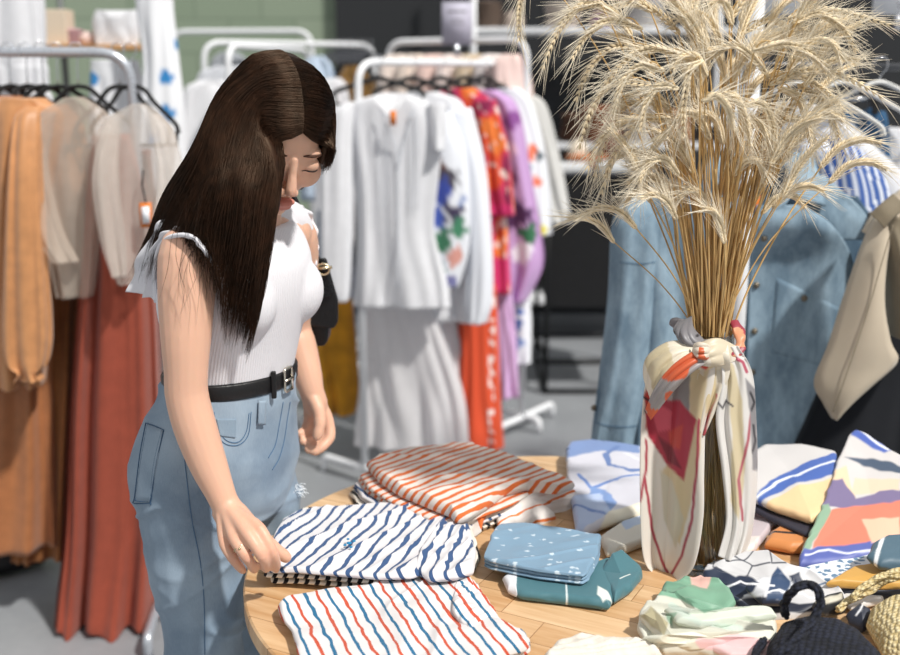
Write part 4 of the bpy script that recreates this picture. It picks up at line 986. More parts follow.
# ---- big colourful scarf
zc = .84
big = plan_print('#ddd9d9', [('poly', [(850, 424), (866, 428), (892, 450), (884, 452), (852, 436)], '#4a64b4'), ('line', [(858, 428), (888, 446)], .0025, '#e8eaf4'),
    ('poly', [(845, 457), (862, 458), (885, 460), (910, 468), (905, 474), (880, 471), (862, 464)], '#46566c'),
    ('poly', [(830, 470), (846, 466), (850, 480), (842, 484), (856, 490), (856, 500), (828, 486)], '#e8cfae'), ('poly', [(824, 482), (842, 478), (856, 499), (880, 492), (930, 486), (930, 500), (880, 506), (846, 510), (820, 500)], '#7d7196'),
    ('poly', [(816, 506), (830, 505), (828, 520), (812, 545), (804, 552)], '#8fae94'), ('poly', [(812, 545), (830, 512), (846, 507), (880, 503), (930, 494), (930, 540), (870, 544), (812, 546)], '#e2826a'),
    ('poly', [(806, 548), (880, 540), (930, 540), (930, 560), (800, 565)], '#5a67ad'), ('line', [(806, 553), (830, 548), (850, 551), (880, 546)], .0022, '#dfe2f2'), ('poly', [(862, 520), (900, 516), (900, 540), (872, 544)], '#efc0a4'), ('poly', [(798, 556), (812, 556), (808, 566), (798, 566)], '#e2826a')], zc - .03, .002)
def bigz(px, py): return .775 + (565 - py) / 138 * .105
BO = [(799, 562), (800, 552), (815, 520), (828, 488), (838, 458), (848, 434), (856, 427), (866, 431), (892, 448), (935, 470), (945, 500), (945, 548), (880, 553), (845, 560)]
def big_col(V):
    f = []
    c = np.tile(np.array(lin('#ddd9d9')), (len(V), 1))
    # the cloth slopes, so pixels are matched along the slope
    d = V - np.array([0, 0, CH]); zc_ = d[:, 1] * _c - d[:, 2] * _s; px = 450 + FPX * d[:, 0] / zc_; py = 327.5 - FPX * (d[:, 1] * _s + d[:, 2] * _c) / zc_
    px = px + 1.5 * vn(px / 9, py / 9, 3); py = py + 1.5 * vn(px / 9, py / 9, 6)
    return px, py, c
def sloped(base, layers):
    def f(V):
        px, py, c = big_col(V); c[:] = lin(base)
        for l in layers:
            c = lay(c, px, py, l, 1.8)
        return c
    return f
bl = [('poly', [(850, 424), (866, 428), (892, 450), (884, 452), (852, 436)], '#4a64b4'), ('line', [(860, 430), (888, 449)], 1.2, '#e8eaf4'),
    ('poly', [(845, 457), (862, 458), (885, 460), (910, 468), (905, 474), (880, 471), (862, 464)], '#46566c'),
    ('poly', [(830, 470), (846, 466), (850, 480), (856, 500), (828, 486)], '#e8cfae'), ('poly', [(856, 478), (900, 480), (900, 490), (852, 496)], '#e3cdb4'),
    ('poly', [(824, 482), (842, 478), (856, 499), (880, 492), (945, 486), (945, 500), (880, 506), (846, 510), (820, 503)], '#7d7196'),
    ('poly', [(816, 506), (830, 503), (832, 516), (812, 545), (800, 556)], '#8fae94'), ('poly', [(812, 547), (832, 510), (846, 507), (880, 503), (945, 494), (945, 544), (870, 546), (812, 548)], '#e2826a'),
    ('poly', [(803, 549), (880, 541), (945, 541), (945, 570), (795, 570)], '#5a67ad'), ('line', [(806, 555), (830, 550), (850, 553), (890, 548)], 1.1, '#dfe2f2'), ('poly', [(862, 520), (900, 516), (900, 540), (872, 544)], '#efc0a4')]
t = thing('folded_scarf', 'large multicolour scarf with coral, violet and blue fields at the right rear', 'scarf')
cloth('main_fold', [(x, y, bigz(x, y)) for x, y in BO], .80, .016, silk, t, seed=81, color=sloped('#d2cecd', bl), wr=.003, wfreq=10, na=420, nr=80)
cloth('under_fold', [(x + 2, min(y + 6, 567), bigz(x, y) - .012) for x, y in BO], .79, .014, silk, t, seed=82, color=sloped('#c9cfe0', []), wr=.002)
o = cloth('folded_scarf', [(800, 566, .785), (840, 558, .79), (880, 552, .79), (870, 570, .785), (850, 578, .78), (815, 577, .78)], TZ + .004, .014, silk, None, seed=83, color=speck('#dfe4ea', '#5f7f9e', .78, 60, .003, (800, 556, 870, 578), 9))
tag(o, 'white scarf speckled blue-grey under the front tip of the multicolour one', 'scarf')
o = cloth('folded_scarf', [(826, 580, .80), (850, 566, .80), (880, 560, .80), (920, 562, .80), (940, 572, .80), (935, 582, .795), (880, 583, .795)], TZ + .022, .014, silk, None, seed=84, color=plan_print('#cf9f4f', [], .8), wr=.001)
tag(o, 'mustard-yellow scarf at the right edge of the table', 'scarf')
o = cloth('folded_scarf', [(834, 587, .785), (880, 586, .785), (935, 588, .785), (935, 598, .78), (860, 592, .78)], TZ + .001, .018, silk, None, seed=85, color=plan_print('#232836', [], .8), wr=.001)
tag(o, 'black-navy scarf edge under the mustard one', 'scarf')
o = cloth('folded_scarf', [(868, 552, .83), (872, 540, .835), (886, 532, .84), (925, 530, .84), (935, 545, .835), (930, 562, .825), (880, 560, .825)], TZ + .040, .022, silk, None, seed=86, color=plan_print('#4d6878', [('line', [(884, 534, .838), (876, 558, .826)], .0028, '#e9edf0')], .83, 0), wr=.002)
tag(o, 'slate-blue satin scarf with one white line at the right edge', 'scarf')
# ---- navy and white leaf bandana, crumpled
band = [('poly', [(700, 572), (716, 566), (735, 578), (748, 574), (760, 583), (752, 592), (735, 602), (720, 596), (704, 582)], '#232f47'), ('poly', [(735, 600), (760, 596), (800, 604), (845, 600), (845, 612), (740, 614)], '#1d2436'),
        ('poly', [(778, 566), (790, 580), (786, 600), (766, 600), (770, 584)], '#31486a'), ('poly', [(790, 575), (800, 572), (806, 588), (794, 592)], '#222d44'), ('line', [(720, 590), (740, 582), (775, 586)], 1.0, '#e9ebef'),
        ('line', [(736, 556), (752, 566), (770, 562)], .7, '#3a3f4c'), ('line', [(752, 566), (748, 576)], .7, '#3a3f4c'), ('line', [(726, 560), (744, 560), (756, 548)], .7, '#3a3f4c'), ('line', [(770, 552), (772, 562), (786, 562)], .7, '#3a3f4c'),
        ('line', [(745, 596), (780, 590), (815, 598)], .9, '#e9ebef'), ('line', [(812, 590), (826, 582), (838, 586)], .8, '#3d5a7a'), ('line', [(716, 558), (712, 566), (722, 570)], .7, '#3a3f4c'), ('poly', [(800, 560), (812, 566), (806, 574), (796, 570)], '#e9ebef')]
t = thing('bandana', 'crumpled navy and off-white leaf-print bandana right of the vase foot', 'bandana')
cloth('body', [(700, 572, .79), (706, 562, .79), (722, 556, .80), (745, 549, .81), (768, 550, .815), (790, 562, .81), (815, 572, .80), (838, 582, .79), (846, 592, .785), (842, 602, .78), (800, 610, .775), (760, 612, .775), (738, 604, .78), (716, 590, .785)], TZ + .006, .022, silk, t, seed=91, color=sloped('#cfcfd1', band), wr=.004, wfreq=20, ridge=.010, rdir=-.6, na=400, nr=76, round_=.005)
cloth('bunched_fold', [(745, 582, .81), (760, 574, .815), (790, 572, .815), (800, 580, .81), (790, 598, .80), (762, 598, .80)], TZ + .026, .018, silk, t, seed=92, color=sloped('#d4d6da', band), wr=.004, wfreq=20, ridge=.006, rdir=-.6)
# ---- green and cream silk scarf
gs = [('poly', [(660, 580), (700, 572), (735, 588), (735, 606), (705, 612), (680, 600), (658, 594)], '#79a58c'), ('poly', [(690, 570), (712, 572), (706, 588), (692, 586)], '#e3b7ac'),
      ('poly', [(640, 618), (650, 606), (668, 622), (664, 636)], '#b5ad8c'), ('poly', [(665, 615), (676, 612), (672, 628)], '#8fae98'), ('poly', [(695, 640), (740, 634), (775, 640), (772, 655), (700, 650)], '#e6bfc0'), ('line', [(670, 606), (700, 622), (740, 628)], 3, '#c9d6ca')]
t = thing('silk_scarf', 'pale cream and green silk scarf crumpled in front of the vase', 'scarf')
cloth('body', [(637, 622, .785), (640, 606, .79), (652, 600, .79), (664, 588, .79), (690, 600, .80), (720, 608, .80), (765, 608, .795), (778, 618, .79), (776, 640, .785), (750, 650, .78), (700, 644, .78), (664, 645, .78), (646, 636, .78)], TZ + .003, .022, silk, t, seed=95, color=sloped('#d3d3c6', gs), wr=.003, wfreq=20, ridge=.011, rdir=-.30, round_=.005, na=400, nr=76)
cloth('green_fold', [(660, 590, .785), (664, 580, .79), (700, 574, .79), (730, 584, .795), (736, 598, .79), (728, 606, .785), (705, 612, .785), (684, 604, .785)], TZ + .008, .020, silk, t, seed=96, color=sloped('#76a088', gs), wr=.003, wfreq=24, ridge=.008, rdir=-.3, round_=.005)
for q_, c_ in (([(664, 606, .80), (690, 610, .81), (730, 607, .81), (772, 605, .805), (777, 613, .80), (735, 618, .80), (700, 622, .80), (676, 618, .80)], '#cfd6c8'), ([(642, 634, .79), (660, 634, .80), (690, 630, .80), (740, 630, .80), (776, 628, .80), (774, 638, .79), (730, 640, .785), (690, 642, .785), (655, 642, .78)], '#dcdccb'),
               ([(639, 612, .80), (650, 602, .81), (662, 612, .81), (672, 632, .80), (664, 638, .79), (652, 626, .79)], '#d9d8c8')):
    cloth('fold', q_, TZ + .020, .014, silk, t, seed=98, color=sloped(c_, gs), wr=.002, ridge=.004, rdir=-.1)
cloth('pink_corner', [(700, 640, .78), (740, 634, .785), (775, 640, .785), (778, 655, .78), (730, 652, .78)], TZ + .001, .014, silk, t, seed=97, color=sloped('#e6c3c4', []), wr=.002)
# ---- crochet bags
def crochet(name, c1, c2, s=1.):
    T = NT(name); co = T.coord('Object'); m = T.node('ShaderNodeMapping'); m.inputs['Scale'].default_value = (110 * s, 150 * s, 110 * s); m.inputs['Rotation'].default_value = (0, 0, .35); T.l.new(co, m.inputs[0])
    v = T.node('ShaderNodeTexVoronoi'); T.l.new(m.outputs[0], v.inputs['Vector']); v.inputs['Scale'].default_value = 1; v.inputs['Randomness'].default_value = .35
    T.l.new(T.mix(T.ramp(v.outputs['Distance'], .1, .75), lin(c2), lin(c1)), T.b.inputs['Base Color'])
    inv = T.math('SUBTRACT', 1, v.outputs['Distance']); T.bump(inv, .9, .006); T.b.inputs['Roughness'].default_value = .9; return T.m
cbk = crochet('black_crochet', '#0b0d13', '#23283a'); ccr = crochet('cream_crochet', '#c2ab74', '#ecdfb8', 1.3)
bg_ = thing('crochet_bag', 'black crochet handbag with a rope handle at the lower right', 'bag')
cloth('body', [(764, 668, .80), (768, 632, .81), (782, 614, .815), (806, 607, .82), (838, 610, .82), (862, 622, .815), (884, 645, .81), (900, 676, .80), (900, 705, .79), (770, 705, .79)], TZ + .012, .048, cbk, bg_, seed=101, wr=.002, round_=.024, dome=.010)
def rope(pts, r, m, parent, name='handle', tw=34):
    P = smooth_path(pts, 110); T_ = np.gradient(P, axis=0); T_ /= np.linalg.norm(T_, axis=1)[:, None]
    N_ = np.cross(T_, [0, 0, 1.]); N_ /= np.linalg.norm(N_, axis=1)[:, None] + 1e-9; B_ = np.cross(T_, N_); L = np.r_[0, np.cumsum(np.linalg.norm(np.diff(P, axis=0), axis=1))]; mb = MB()
    for k in range(3):
        a = L / r / 2.6 + k * 2 * PI / 3; mb.tube(P + (np.cos(a)[:, None] * N_ + np.sin(a)[:, None] * B_) * r * .52, r * .56, 8)
    return mb.obj(name, m, parent)
def pz(x, y, z): return onz(x, y, z)
rope([pz(786, 616, .815), pz(784, 604, .84), pz(794, 590, .868), pz(808, 584, .875), pz(818, 591, .87), pz(820, 606, .852), pz(811, 622, .836), pz(796, 640, .832), pz(778, 655, .822), pz(764, 672, .80)], .0062, cbk, bg_)
rope([pz(764, 640, .79), pz(756, 655, .785), pz(756, 680, .785)], .006, cbk, bg_)
cb = thing('crochet_bag', 'cream crochet handbag with a braided handle at the right edge', 'bag')
cloth('body', [(868, 612, .80), (872, 598, .81), (890, 588, .82), (930, 584, .82), (945, 610, .81), (945, 648, .80), (905, 648, .79), (884, 640, .79)], TZ + .006, .044, ccr, cb, seed=103, wr=.002, round_=.022, dome=.008)
rope([pz(838, 610, .785), pz(850, 600, .79), pz(868, 592, .80), pz(880, 584, .81), pz(896, 577, .825), pz(925, 574, .83)], .0055, ccr, cb)
rope([pz(852, 598, .80), pz(862, 588, .812), pz(882, 576, .825), pz(905, 570, .832), pz(930, 570, .83)], .0050, ccr, cb)
o = cloth('coin_purse', [(847, 608, .79), (860, 598, .795), (872, 604, .795), (874, 616, .785), (864, 622, .78), (850, 616, .78)], TZ + .001, .026, silk, None, seed=104, color=sloped('#232a3c', [('line', [(856, 614), (864, 603)], .9, '#e6e9ee')]), wr=.001)
tag(o, 'small navy pouch with a white line between the two crochet bags', 'pouch')
o = cloth('folded_scarf', [(812, 600, .80), (826, 592, .80), (844, 588, .80), (846, 596, .79), (846, 604, .785), (826, 608, .785)], TZ + .006, .020, silk, None, seed=105, color=sloped('#16181d', [('poly', [(816, 602), (842, 592), (843, 598), (820, 606)], '#c9c4b4')]), wr=.001)
tag(o, 'black-edged cream notebook-like folded square behind the black crochet bag', 'scarf')
o = cloth('folded_scarf', [(838, 596, .775), (860, 584, .78), (900, 584, .78), (880, 600, .775), (850, 606, .775)], TZ + .001, .010, silk, None, seed=106, color=sloped('#dcd9d6', []), wr=.001)
tag(o, 'white scarf lying flat behind the cream crochet bag', 'scarf')
# ================================================================ the woman at the table
TH = math.radians(27)
FW = np.array([math.cos(TH), -math.sin(TH), 0]); LF = np.array([math.sin(TH), math.cos(TH), 0]); UP = np.array([0, 0, 1.])
def torso_rings(rows, grow=0., n=40, k=28):
    """rows (px,py,Y,a,b): oval levels of the trunk, a sideways, b front to back"""
    R = smooth_path([(*at(p[0], p[1], p[2]), p[3], p[4]) for p in rows], k); V = []
    ang = np.arange(n) * 2 * PI / n
    for r in R:
        V.append(r[:3] + (r[3] + grow) * np.cos(ang)[:, None] * LF + (r[4] + grow) * np.sin(ang)[:, None] * FW)
    V = np.vstack(V); Fc = grid_faces(n, k, True) + [tuple(range(n - 1, -1, -1)), tuple(range((k - 1) * n, k * n))]
    return V, Fc
def limb(rows, grow=0., k=30, n=18):
    """rows (point, radius) -> tapering closed limb"""
    P = smooth_path([(*p, r) for p, r in rows], k); c = P[:, :3]; r = P[:, 3] + grow
    return tube_geo(c, r, n)
TR = [(218, 500, 1.77, .110, .085), (217, 468, 1.77, .152, .106), (221, 430, 1.77, .156, .108), (231, 380, 1.765, .110, .088),
      (234, 345, 1.76, .117, .090), (236, 295, 1.755, .140, .103), (239, 258, 1.755, .150, .094), (243, 234, 1.76, .150, .062),
      (247, 220, 1.76, .075, .055)]
SKIN = lin('#deb096')
# --- head frame
HC = at(277, 130, 1.70)
hf = np.array([.38, -.70, -.60]); hf /= np.linalg.norm(hf)
hu = np.array([.36, -.50, .79]); hu -= hf * hu.dot(hf); hu /= np.linalg.norm(hu)
hs = np.cross(hu, hf)                                        # towards her left
HM = np.stack([hs, hf, hu], 1)
def hd(s, f, u): return HC + HM @ np.array([s, f, u])
def hE(s, f, u, a, b, c): return ellipsoid(hd(s, f, u), (a, b, c), HM)
head = [hE(0, -.012, .022, .072, .092, .083), hE(0, .024, -.018, .065, .060, .085), hE(0, .028, -.062, .046, .050, .045),
        hE(0, .066, -.093, .020, .018, .016),
        tube_geo([hd(0, .078, .012), hd(0, .087, -.012), hd(0, .099, -.034), hd(0, .102, -.042)], [.006, .007, .0095, .008], 12),
        hE(.009, .092, -.043, .008, .010, .006), hE(-.009, .092, -.043, .008, .010, .006),
        hE(0, .087, -.067, .021, .0105, .0055), hE(0, .0855, -.0765, .018, .010, .0065),
        hE(.026, .069, .016, .022, .011, .008), hE(-.026, .069, .016, .022, .011, .008),
        hE(.036, .056, -.032, .026, .024, .026), hE(-.036, .056, -.032, .026, .024, .026),
        hE(.031, .073, -.004, .0155, .0125, .0115), hE(-.031, .073, -.004, .0155, .0125, .0115),
        hE(.073, -.005, -.012, .007, .019, .030), hE(-.073, -.005, -.012, .007, .019, .030)]
neck = limb([(at(246, 226, 1.76), .060), (at(249, 212, 1.755), .052), (hd(0, -.045, -.075), .052), (hd(0, -.02, -.02), .05)])
# --- arms
rA = [(at(206, 246, 1.655), .042), (at(191, 251, 1.630), .046), (at(187, 285, 1.612), .0435), (at(186, 330, 1.598), .0385), (at(186, 370, 1.592), .0330),
      (at(187, 396, 1.592), .0325), (at(196, 430, 1.588), .0325), (at(209, 466, 1.580), .0285), (at(220, 492, 1.574), .0230), (at(226, 506, 1.57), .0210), (at(231, 515, 1.558), .0175)]
lA = [(at(280, 232, 1.88), .042), (at(293, 238, 1.905), .043), (at(295, 275, 1.94), .040), (at(292, 322, 1.98), .034), (at(298, 346, 1.975), .0345),
      (at(307, 374, 1.955), .028), (at(312, 392, 1.945), .0225), (at(316, 404, 1.948), .020)]
def P3(l): return [at(*q) for q in l]
def finger(pts, r0, r1, k=16):
    """base .. tip"""
    C = smooth_path([at(x, y, Y + (HD if x < 291 else 0)) for x, y, Y in pts], k); t = np.linspace(0, 1, k)
    r = r0 + (r1 - r0) * t; 
    nj = len(pts) - 1
    for j in range(1, nj): r = r + .0009 * np.exp(-((t - j / nj) / .09) ** 2)        # knuckles
    r[-1] *= .62
    tip = C[-1] + (C[-1] - C[-2]) * .35
    return tube_geo(np.vstack([C, tip]), np.append(r, r[-1] * .35), 14)
HD = -.028
rf = {'index': [(236, 512, 1.580), (259, 528, 1.540), (272, 551, 1.528), (276, 563, 1.545), (276, 571, 1.566)],
      'middle': [(231, 512, 1.580), (247, 533, 1.533), (261, 554, 1.520), (266, 564, 1.538), (266, 570, 1.560)],
      'ring': [(226, 512, 1.585), (235, 539, 1.538), (246, 556, 1.525), (252, 565, 1.543), (255, 571, 1.562)],
      'pinky': [(221, 512, 1.590), (225, 543, 1.552), (233, 558, 1.540), (239, 566, 1.550), (244, 572, 1.566)]}
hand = [finger(rf['index'], .0096, .0058), finger(rf['middle'], .0110, .0068), finger(rf['ring'], .0104, .0064), finger(rf['pinky'], .0096, .0058),
        finger([(238, 510, 1.60), (257, 532, 1.588), (272, 547, 1.585), (283, 555, 1.590), (289, 560, 1.595)], .0135, .0080),
        limb([(at(226, 503, 1.572), .0205), (at(234, 518, 1.555), .0190), (at(242, 529, 1.530), .0140)]),
        limb([(at(222, 510, 1.572), .017), (at(229, 526, 1.553), .0150), (at(233, 535, 1.530), .0110)]),
        limb([(at(232, 508, 1.572), .017), (at(245, 521, 1.553), .0150), (at(254, 529, 1.53), .0110)])]
Lh = [finger([(318, 400, 1.950), (327, 418, 1.950), (330, 436, 1.938), (322, 447, 1.922), (312, 454, 1.914)], .0120, .0075),
      finger([(314, 400, 1.950), (322, 420, 1.955), (322, 440, 1.940), (313, 448, 1.922), (305, 450, 1.915)], .0120, .0075),
      finger([(311, 400, 1.950), (316, 419, 1.957), (313, 436, 1.944), (306, 441, 1.928), (300, 441, 1.920)], .0115, .0070),
      finger([(308, 400, 1.950), (309, 416, 1.955), (306, 428, 1.945), (301, 433, 1.932), (297, 433, 1.926)], .0105, .0065),
      finger([(312, 396, 1.935), (318, 408, 1.922), (320, 422, 1.912), (318, 433, 1.906), (316, 440, 1.904)], .0130, .0080),
      limb([(at(312, 392, 1.945), .0225), (at(316, 404, 1.948), .022), (at(319, 415, 1.952), .016)])]
# --- legs
def leg_rows(L):
    if L: top = [(at(246, 470, 1.83), .080), (at(252, 505, 1.85), .080), (at(254, 560, 1.87), .067), (at(258, 620, 1.87), .060)]
    else: top = [(at(193, 470, 1.71), .084), (at(194, 505, 1.705), .084), (at(198, 560, 1.70), .073), (at(203, 630, 1.70), .062)]
    k = top[-1][0]
    return top + [(np.array([k[0] + .005, k[1] + .01, .50]), .056), (np.array([k[0] - .01, k[1] + .03, .34]), .052), (np.array([k[0] - .015, k[1] + .05, .13]), .048)]
legs = [limb([(p, r - .010) for p, r in leg_rows(L)]) for L in (0, 1)]
feet = []
for L in (0, 1):
    p = leg_rows(L)[-1][0]
    feet.append(limb([(np.array([p[0], p[1], .16]), .036), (np.array([p[0], p[1], .08]), .034), (np.array([p[0] + .08, p[1] - .04, .05]), .034), (np.array([p[0] + .15, p[1] - .075, .04]), .026)]))
bust = [ellipsoid(at(236, 293, 1.755) + FW * .060 + s * LF * .066, (.056, .056, .060)) for s in (-1, 1)]
delt = [ellipsoid(at(198, 247, 1.655), (.050, .050, .046)), ellipsoid(at(285, 233, 1.88), (.046, .048, .046))]
def skin_color(V):
    c = np.tile(np.array(SKIN), (len(V), 1)); h = (V - HC) @ HM
    n = vn(V[:, 0] * 25, V[:, 2] * 25, 4)[:, None] * .5 + .5
    c = c * (.96 + .06 * n)
    m = (np.abs(h[:, 0]) < .019 * np.clip(1 - ((h[:, 2] + .0715) / .018) ** 2, 0, 1) ** .5) & (h[:, 1] > .084) & (np.abs(h[:, 2] + .0715) < .010)
    c[m] = lin('#c27a6c')
    for P in (rf['index'], rf['middle'], rf['ring'], rf['pinky']):                 # finger knuckles and tips a little redder
        for q in (P[1], P[2], P[-1]):
            d = np.linalg.norm(V - at(q[0], q[1], q[2] + HD), axis=1)[:, None]; k = np.exp(-(d / .010) ** 2) * .35
            c = c * (1 - k) + np.array(lin('#d98d72')) * k
    d = np.linalg.norm((V - hd(0, .105, -.042)), axis=1)[:, None]; k = np.exp(-(d / .014) ** 2) * .35
    c = c * (1 - k) + np.array(lin('#dd9580')) * k
    return c
skin = printed('skin', rough=.46, sheen=.05, bump=.08, weave=350, spec=.45)
skin.node_tree.nodes['Principled BSDF'].inputs['Subsurface Weight'].default_value = .12
skin.node_tree.nodes['Principled BSDF'].inputs['Subsurface Radius'].default_value = (.02, .008, .004)
skin.node_tree.nodes['Principled BSDF'].inputs['Subsurface Scale'].default_value = .4
woman = remeshed('person', [torso_rings(TR, -.004), neck, limb(rA), limb(lA)] + head + hand + Lh + legs + feet + delt +
                 [(V * 1, Fc) for V, Fc in [ellipsoid(at(236, 293, 1.755) + FW * .056 + s * LF * .066, (.050, .050, .054)) for s in (-1, 1)]],
                 .0028, skin, None, 2, .5, skin_color)
tag(woman, 'long-haired woman in a white top and light jeans bending over the striped shirts', 'person')

# --- face details
wb_ = bvh_of(woman)
def snap(P, lift=.0006):
    out = []
    for p in P:
        h, nr, _, _ = wb_.find_nearest(Vector(p)); out.append(np.array(h) + np.array(nr) * lift)
    return out
dark = plain('lash', '#2a1a14', .6)
for s in (1, -1):
    P = [hd(s * (.031 + x), .0865 - 6 * x * x - .02 * abs(x), -.0085 - 3 * x * x * s * s - .001) for x in np.linspace(-.014, .014, 9)]
    P = snap(P)
    MB().tube(P, [.0004, .001, .0013, .0014, .0014, .0014, .0013, .001, .0004], 6).obj('eyelashes', dark, woman)
    P = [hd(s * (.031 + x), .0845 - 10 * x * x, .0185 - 5 * x * x + .06 * x) for x in np.linspace(-.018, .019, 9)]
    P = snap(P)
    MB().tube(P, [.0008, .002, .0024, .0025, .0023, .002, .0017, .0012, .0005], 8).obj('eyebrow', plain('brow', '#4a2e20', .8), woman)

# --- ring on the ring finger
gold = plain('ring_metal', '#d8c7a0', .2, 1.)
A, B = [at(x, y, Y + HD) for x, y, Y in rf['ring'][1:3]]; c = A * .50 + B * .50; ax = (B - A) / np.linalg.norm(B - A)
u = np.cross(ax, [0, 1, 0]); u /= np.linalg.norm(u); v = np.cross(ax, u)
ringpts = [c + .0108 * (math.cos(t) * u + math.sin(t) * v) for t in np.linspace(0, 2 * PI, 33)]
MB().tube(ringpts, .0013, 6, False).ball(c + np.array([.001, -.0115, .003]), .0022, 8, 6).obj('ring', gold, woman)

# --- top
white_knit = None
def knit_mat():
    T = NT('white_ribbed_knit'); co = T.coord('Object')
    sp = T.node('ShaderNodeSeparateXYZ'); T.l.new(co, sp.inputs[0])
    ang = T.math('ADD', T.math('MULTIPLY', sp.outputs[0], math.cos(TH + .3)), T.math('MULTIPLY', sp.outputs[1], math.sin(TH + .3)))
    w = T.math('SINE', T.math('MULTIPLY', ang, 1500)); w = T.math('ADD', w, T.math('MULTIPLY', T.noise(co, 400, 2), .8))
    T.bump(w, .35, .0012); T.b.inputs['Base Color'].default_value = (*lin('#e2e1e6'), 1)
    T.b.inputs['Roughness'].default_value = .85; T.b.inputs['Specular IOR Level'].default_value = .2; return T.m
knit = knit_mat()
TT = [(231, 392, 1.765, .113, .091), (231, 378, 1.765, .114, .091), (234, 345, 1.76, .121, .094), (236, 295, 1.755, .143, .106), (240, 262, 1.755, .138, .098), (243, 240, 1.76, .128, .075), (246, 224, 1.76, .095, .060)]
top = remeshed('cropped_top', [torso_rings(TT, .003)] + bust + [hE(0, 0, 0, .0001, .0001, .0001)][:0] +
               [limb([(at(226, 226, 1.72), .034), (at(208, 232, 1.69), .034)]), limb([(at(262, 220, 1.80), .034), (at(283, 221, 1.87), .040), (at(290, 232, 1.90), .044)])],
               .004, knit, woman, 6, .5)
# frilled sleeve over the near shoulder
def frill(name, inner, outer, nwave, amp, parent):
    n = 150; I = smooth_path(P3(inner), n); O = smooth_path(P3(outer), n); V = []
    for j in range(9):
        v = j / 8; t = np.linspace(0, 1, n)
        w = np.sin(t * nwave * 2 * PI + 2 * vn(t * 6, t * 0, 3)) * amp * (.25 + v * .9)
        d = O - I; nr = np.cross(d, np.gradient(I, axis=0)); nr /= np.linalg.norm(nr, axis=1)[:, None] + 1e-9
        V.append(I * (1 - v) + O * v + nr * (w + .012 * math.sin(PI * v))[:, None])
    return solid(mesh(name, np.vstack(V), grid_faces(n, 9), knit_plain, parent), .0022, 0)
knit_plain = fabric('white_jersey', '#e4e3e8', .85, .02, bump=.3, weave=500)
inner = [(156, 302, 1.700), (155, 275, 1.690), (157, 254, 1.665), (165, 240, 1.615), (180, 235, 1.585), (194, 238, 1.572), (206, 252, 1.568), (216, 268, 1.585), (222, 284, 1.62)]
outer = [(128, 291, 1.745), (133, 272, 1.735), (142, 250, 1.715), (157, 226, 1.685), (180, 216, 1.655), (200, 218, 1.635), (217, 230, 1.625), (229, 248, 1.625), (236, 270, 1.645)]
fr = frill('sleeve_frill', inner, outer, 5, .004, woman)
inner2 = [(i[0], i[1], i[2] - .004) for i in inner]; outer2 = [((o[0] * .45 + i[0] * .55), (o[1] * .45 + i[1] * .55), (o[2] * .45 + i[2] * .55) - .012) for i, o in zip(inner, outer)]
frill('sleeve_frill', inner2, outer2, 8, .0022, woman)
MB().tube(smooth_path(P3(inner), 60), .0035, 8).obj('armhole_band', knit_plain, woman)
inl = [(268, 214, 1.81), (285, 214, 1.86), (300, 222, 1.895), (306, 240, 1.90), (305, 262, 1.90)]
oul = [(272, 205, 1.82), (293, 203, 1.88), (312, 214, 1.92), (318, 240, 1.92), (316, 266, 1.91)]
frill('sleeve_frill', inl, oul, 6, .003, woman)

# --- jeans
def denim(name, c1, c2, worn=1.):
    if name in _M: return _M[name]
    T = NT(name); co = T.coord('Object')
    n1 = T.ramp(T.noise(co, 7, 4), .35, .68); n2 = T.noise(T.coord('Object', (260, 260, 40)), 3, 2)
    f = T.math('ADD', T.math('MULTIPLY', n1, .75), T.math('MULTIPLY', n2, .35 * worn))
    T.l.new(T.mix(f, lin(c1), lin(c2)), T.b.inputs['Base Color'])
    T.bump(T.noise(T.coord('Object', (1, 1, 1)), 750, 2), .4, .0012)
    T.b.inputs['Roughness'].default_value = .85; T.b.inputs['Specular IOR Level'].default_value = .2; T.b.inputs['Sheen Weight'].default_value = .1
    _M[name] = T.m; return T.m
jm = denim('light_denim', '#687c91', '#a2b3c2')
HR = [(221, 508, 1.775, .105, .085), (217, 490, 1.775, .150, .108), (217, 462, 1.775, .162, .116), (220, 430, 1.77, .154, .109), (227, 396, 1.768, .130, .098), (231, 372, 1.766, .118, .093)]
def crease(P, d, w): return P
jeans = remeshed('jeans', [torso_rings(HR, .004)] + [limb(leg_rows(L), .004) for L in (0, 1)] +
                 [ellipsoid(at(177, 470, 1.79), (.050, .07, .075)), ellipsoid(at(200, 462, 1.90), (.05, .06, .075))], .0045, jm, woman, 8, .5)
# soft creases worked into the cloth
me = jeans.data; V = np.empty(len(me.vertices) * 3); me.vertices.foreach_get('co', V); V = V.reshape(-1, 3)
Nn = np.empty(len(V) * 3); me.vertices.foreach_get('normal', Nn); Nn = Nn.reshape(-1, 3)
ridge = lambda x: 1 - np.abs(x)
q = V[:, 2] * 16 + (V[:, 0] + V[:, 1]) * 5 + 1.2 * vn(V[:, 0] * 9, V[:, 2] * 9, 5)
fold = np.clip(ridge(vn(q * .9, V[:, 0] * 6 + V[:, 1] * 3, 11)), 0, 1) ** 4 * .0065
q2 = V[:, 2] * 30 - V[:, 0] * 22
fold += np.clip(ridge(vn(q2 * .6, V[:, 1] * 8, 17)), 0, 1) ** 5 * .005 * np.clip((.95 - V[:, 2]) / .1, 0, 1)
V = V + Nn * fold[:, None]
me.vertices.foreach_set('co', V.ravel()); me.update()
jb = bvh_of(jeans)
seam = plain('denim_seam', '#4c6c8c', .9); stitch = plain('stitch', '#3f5d7c', .9)
mb = MB()
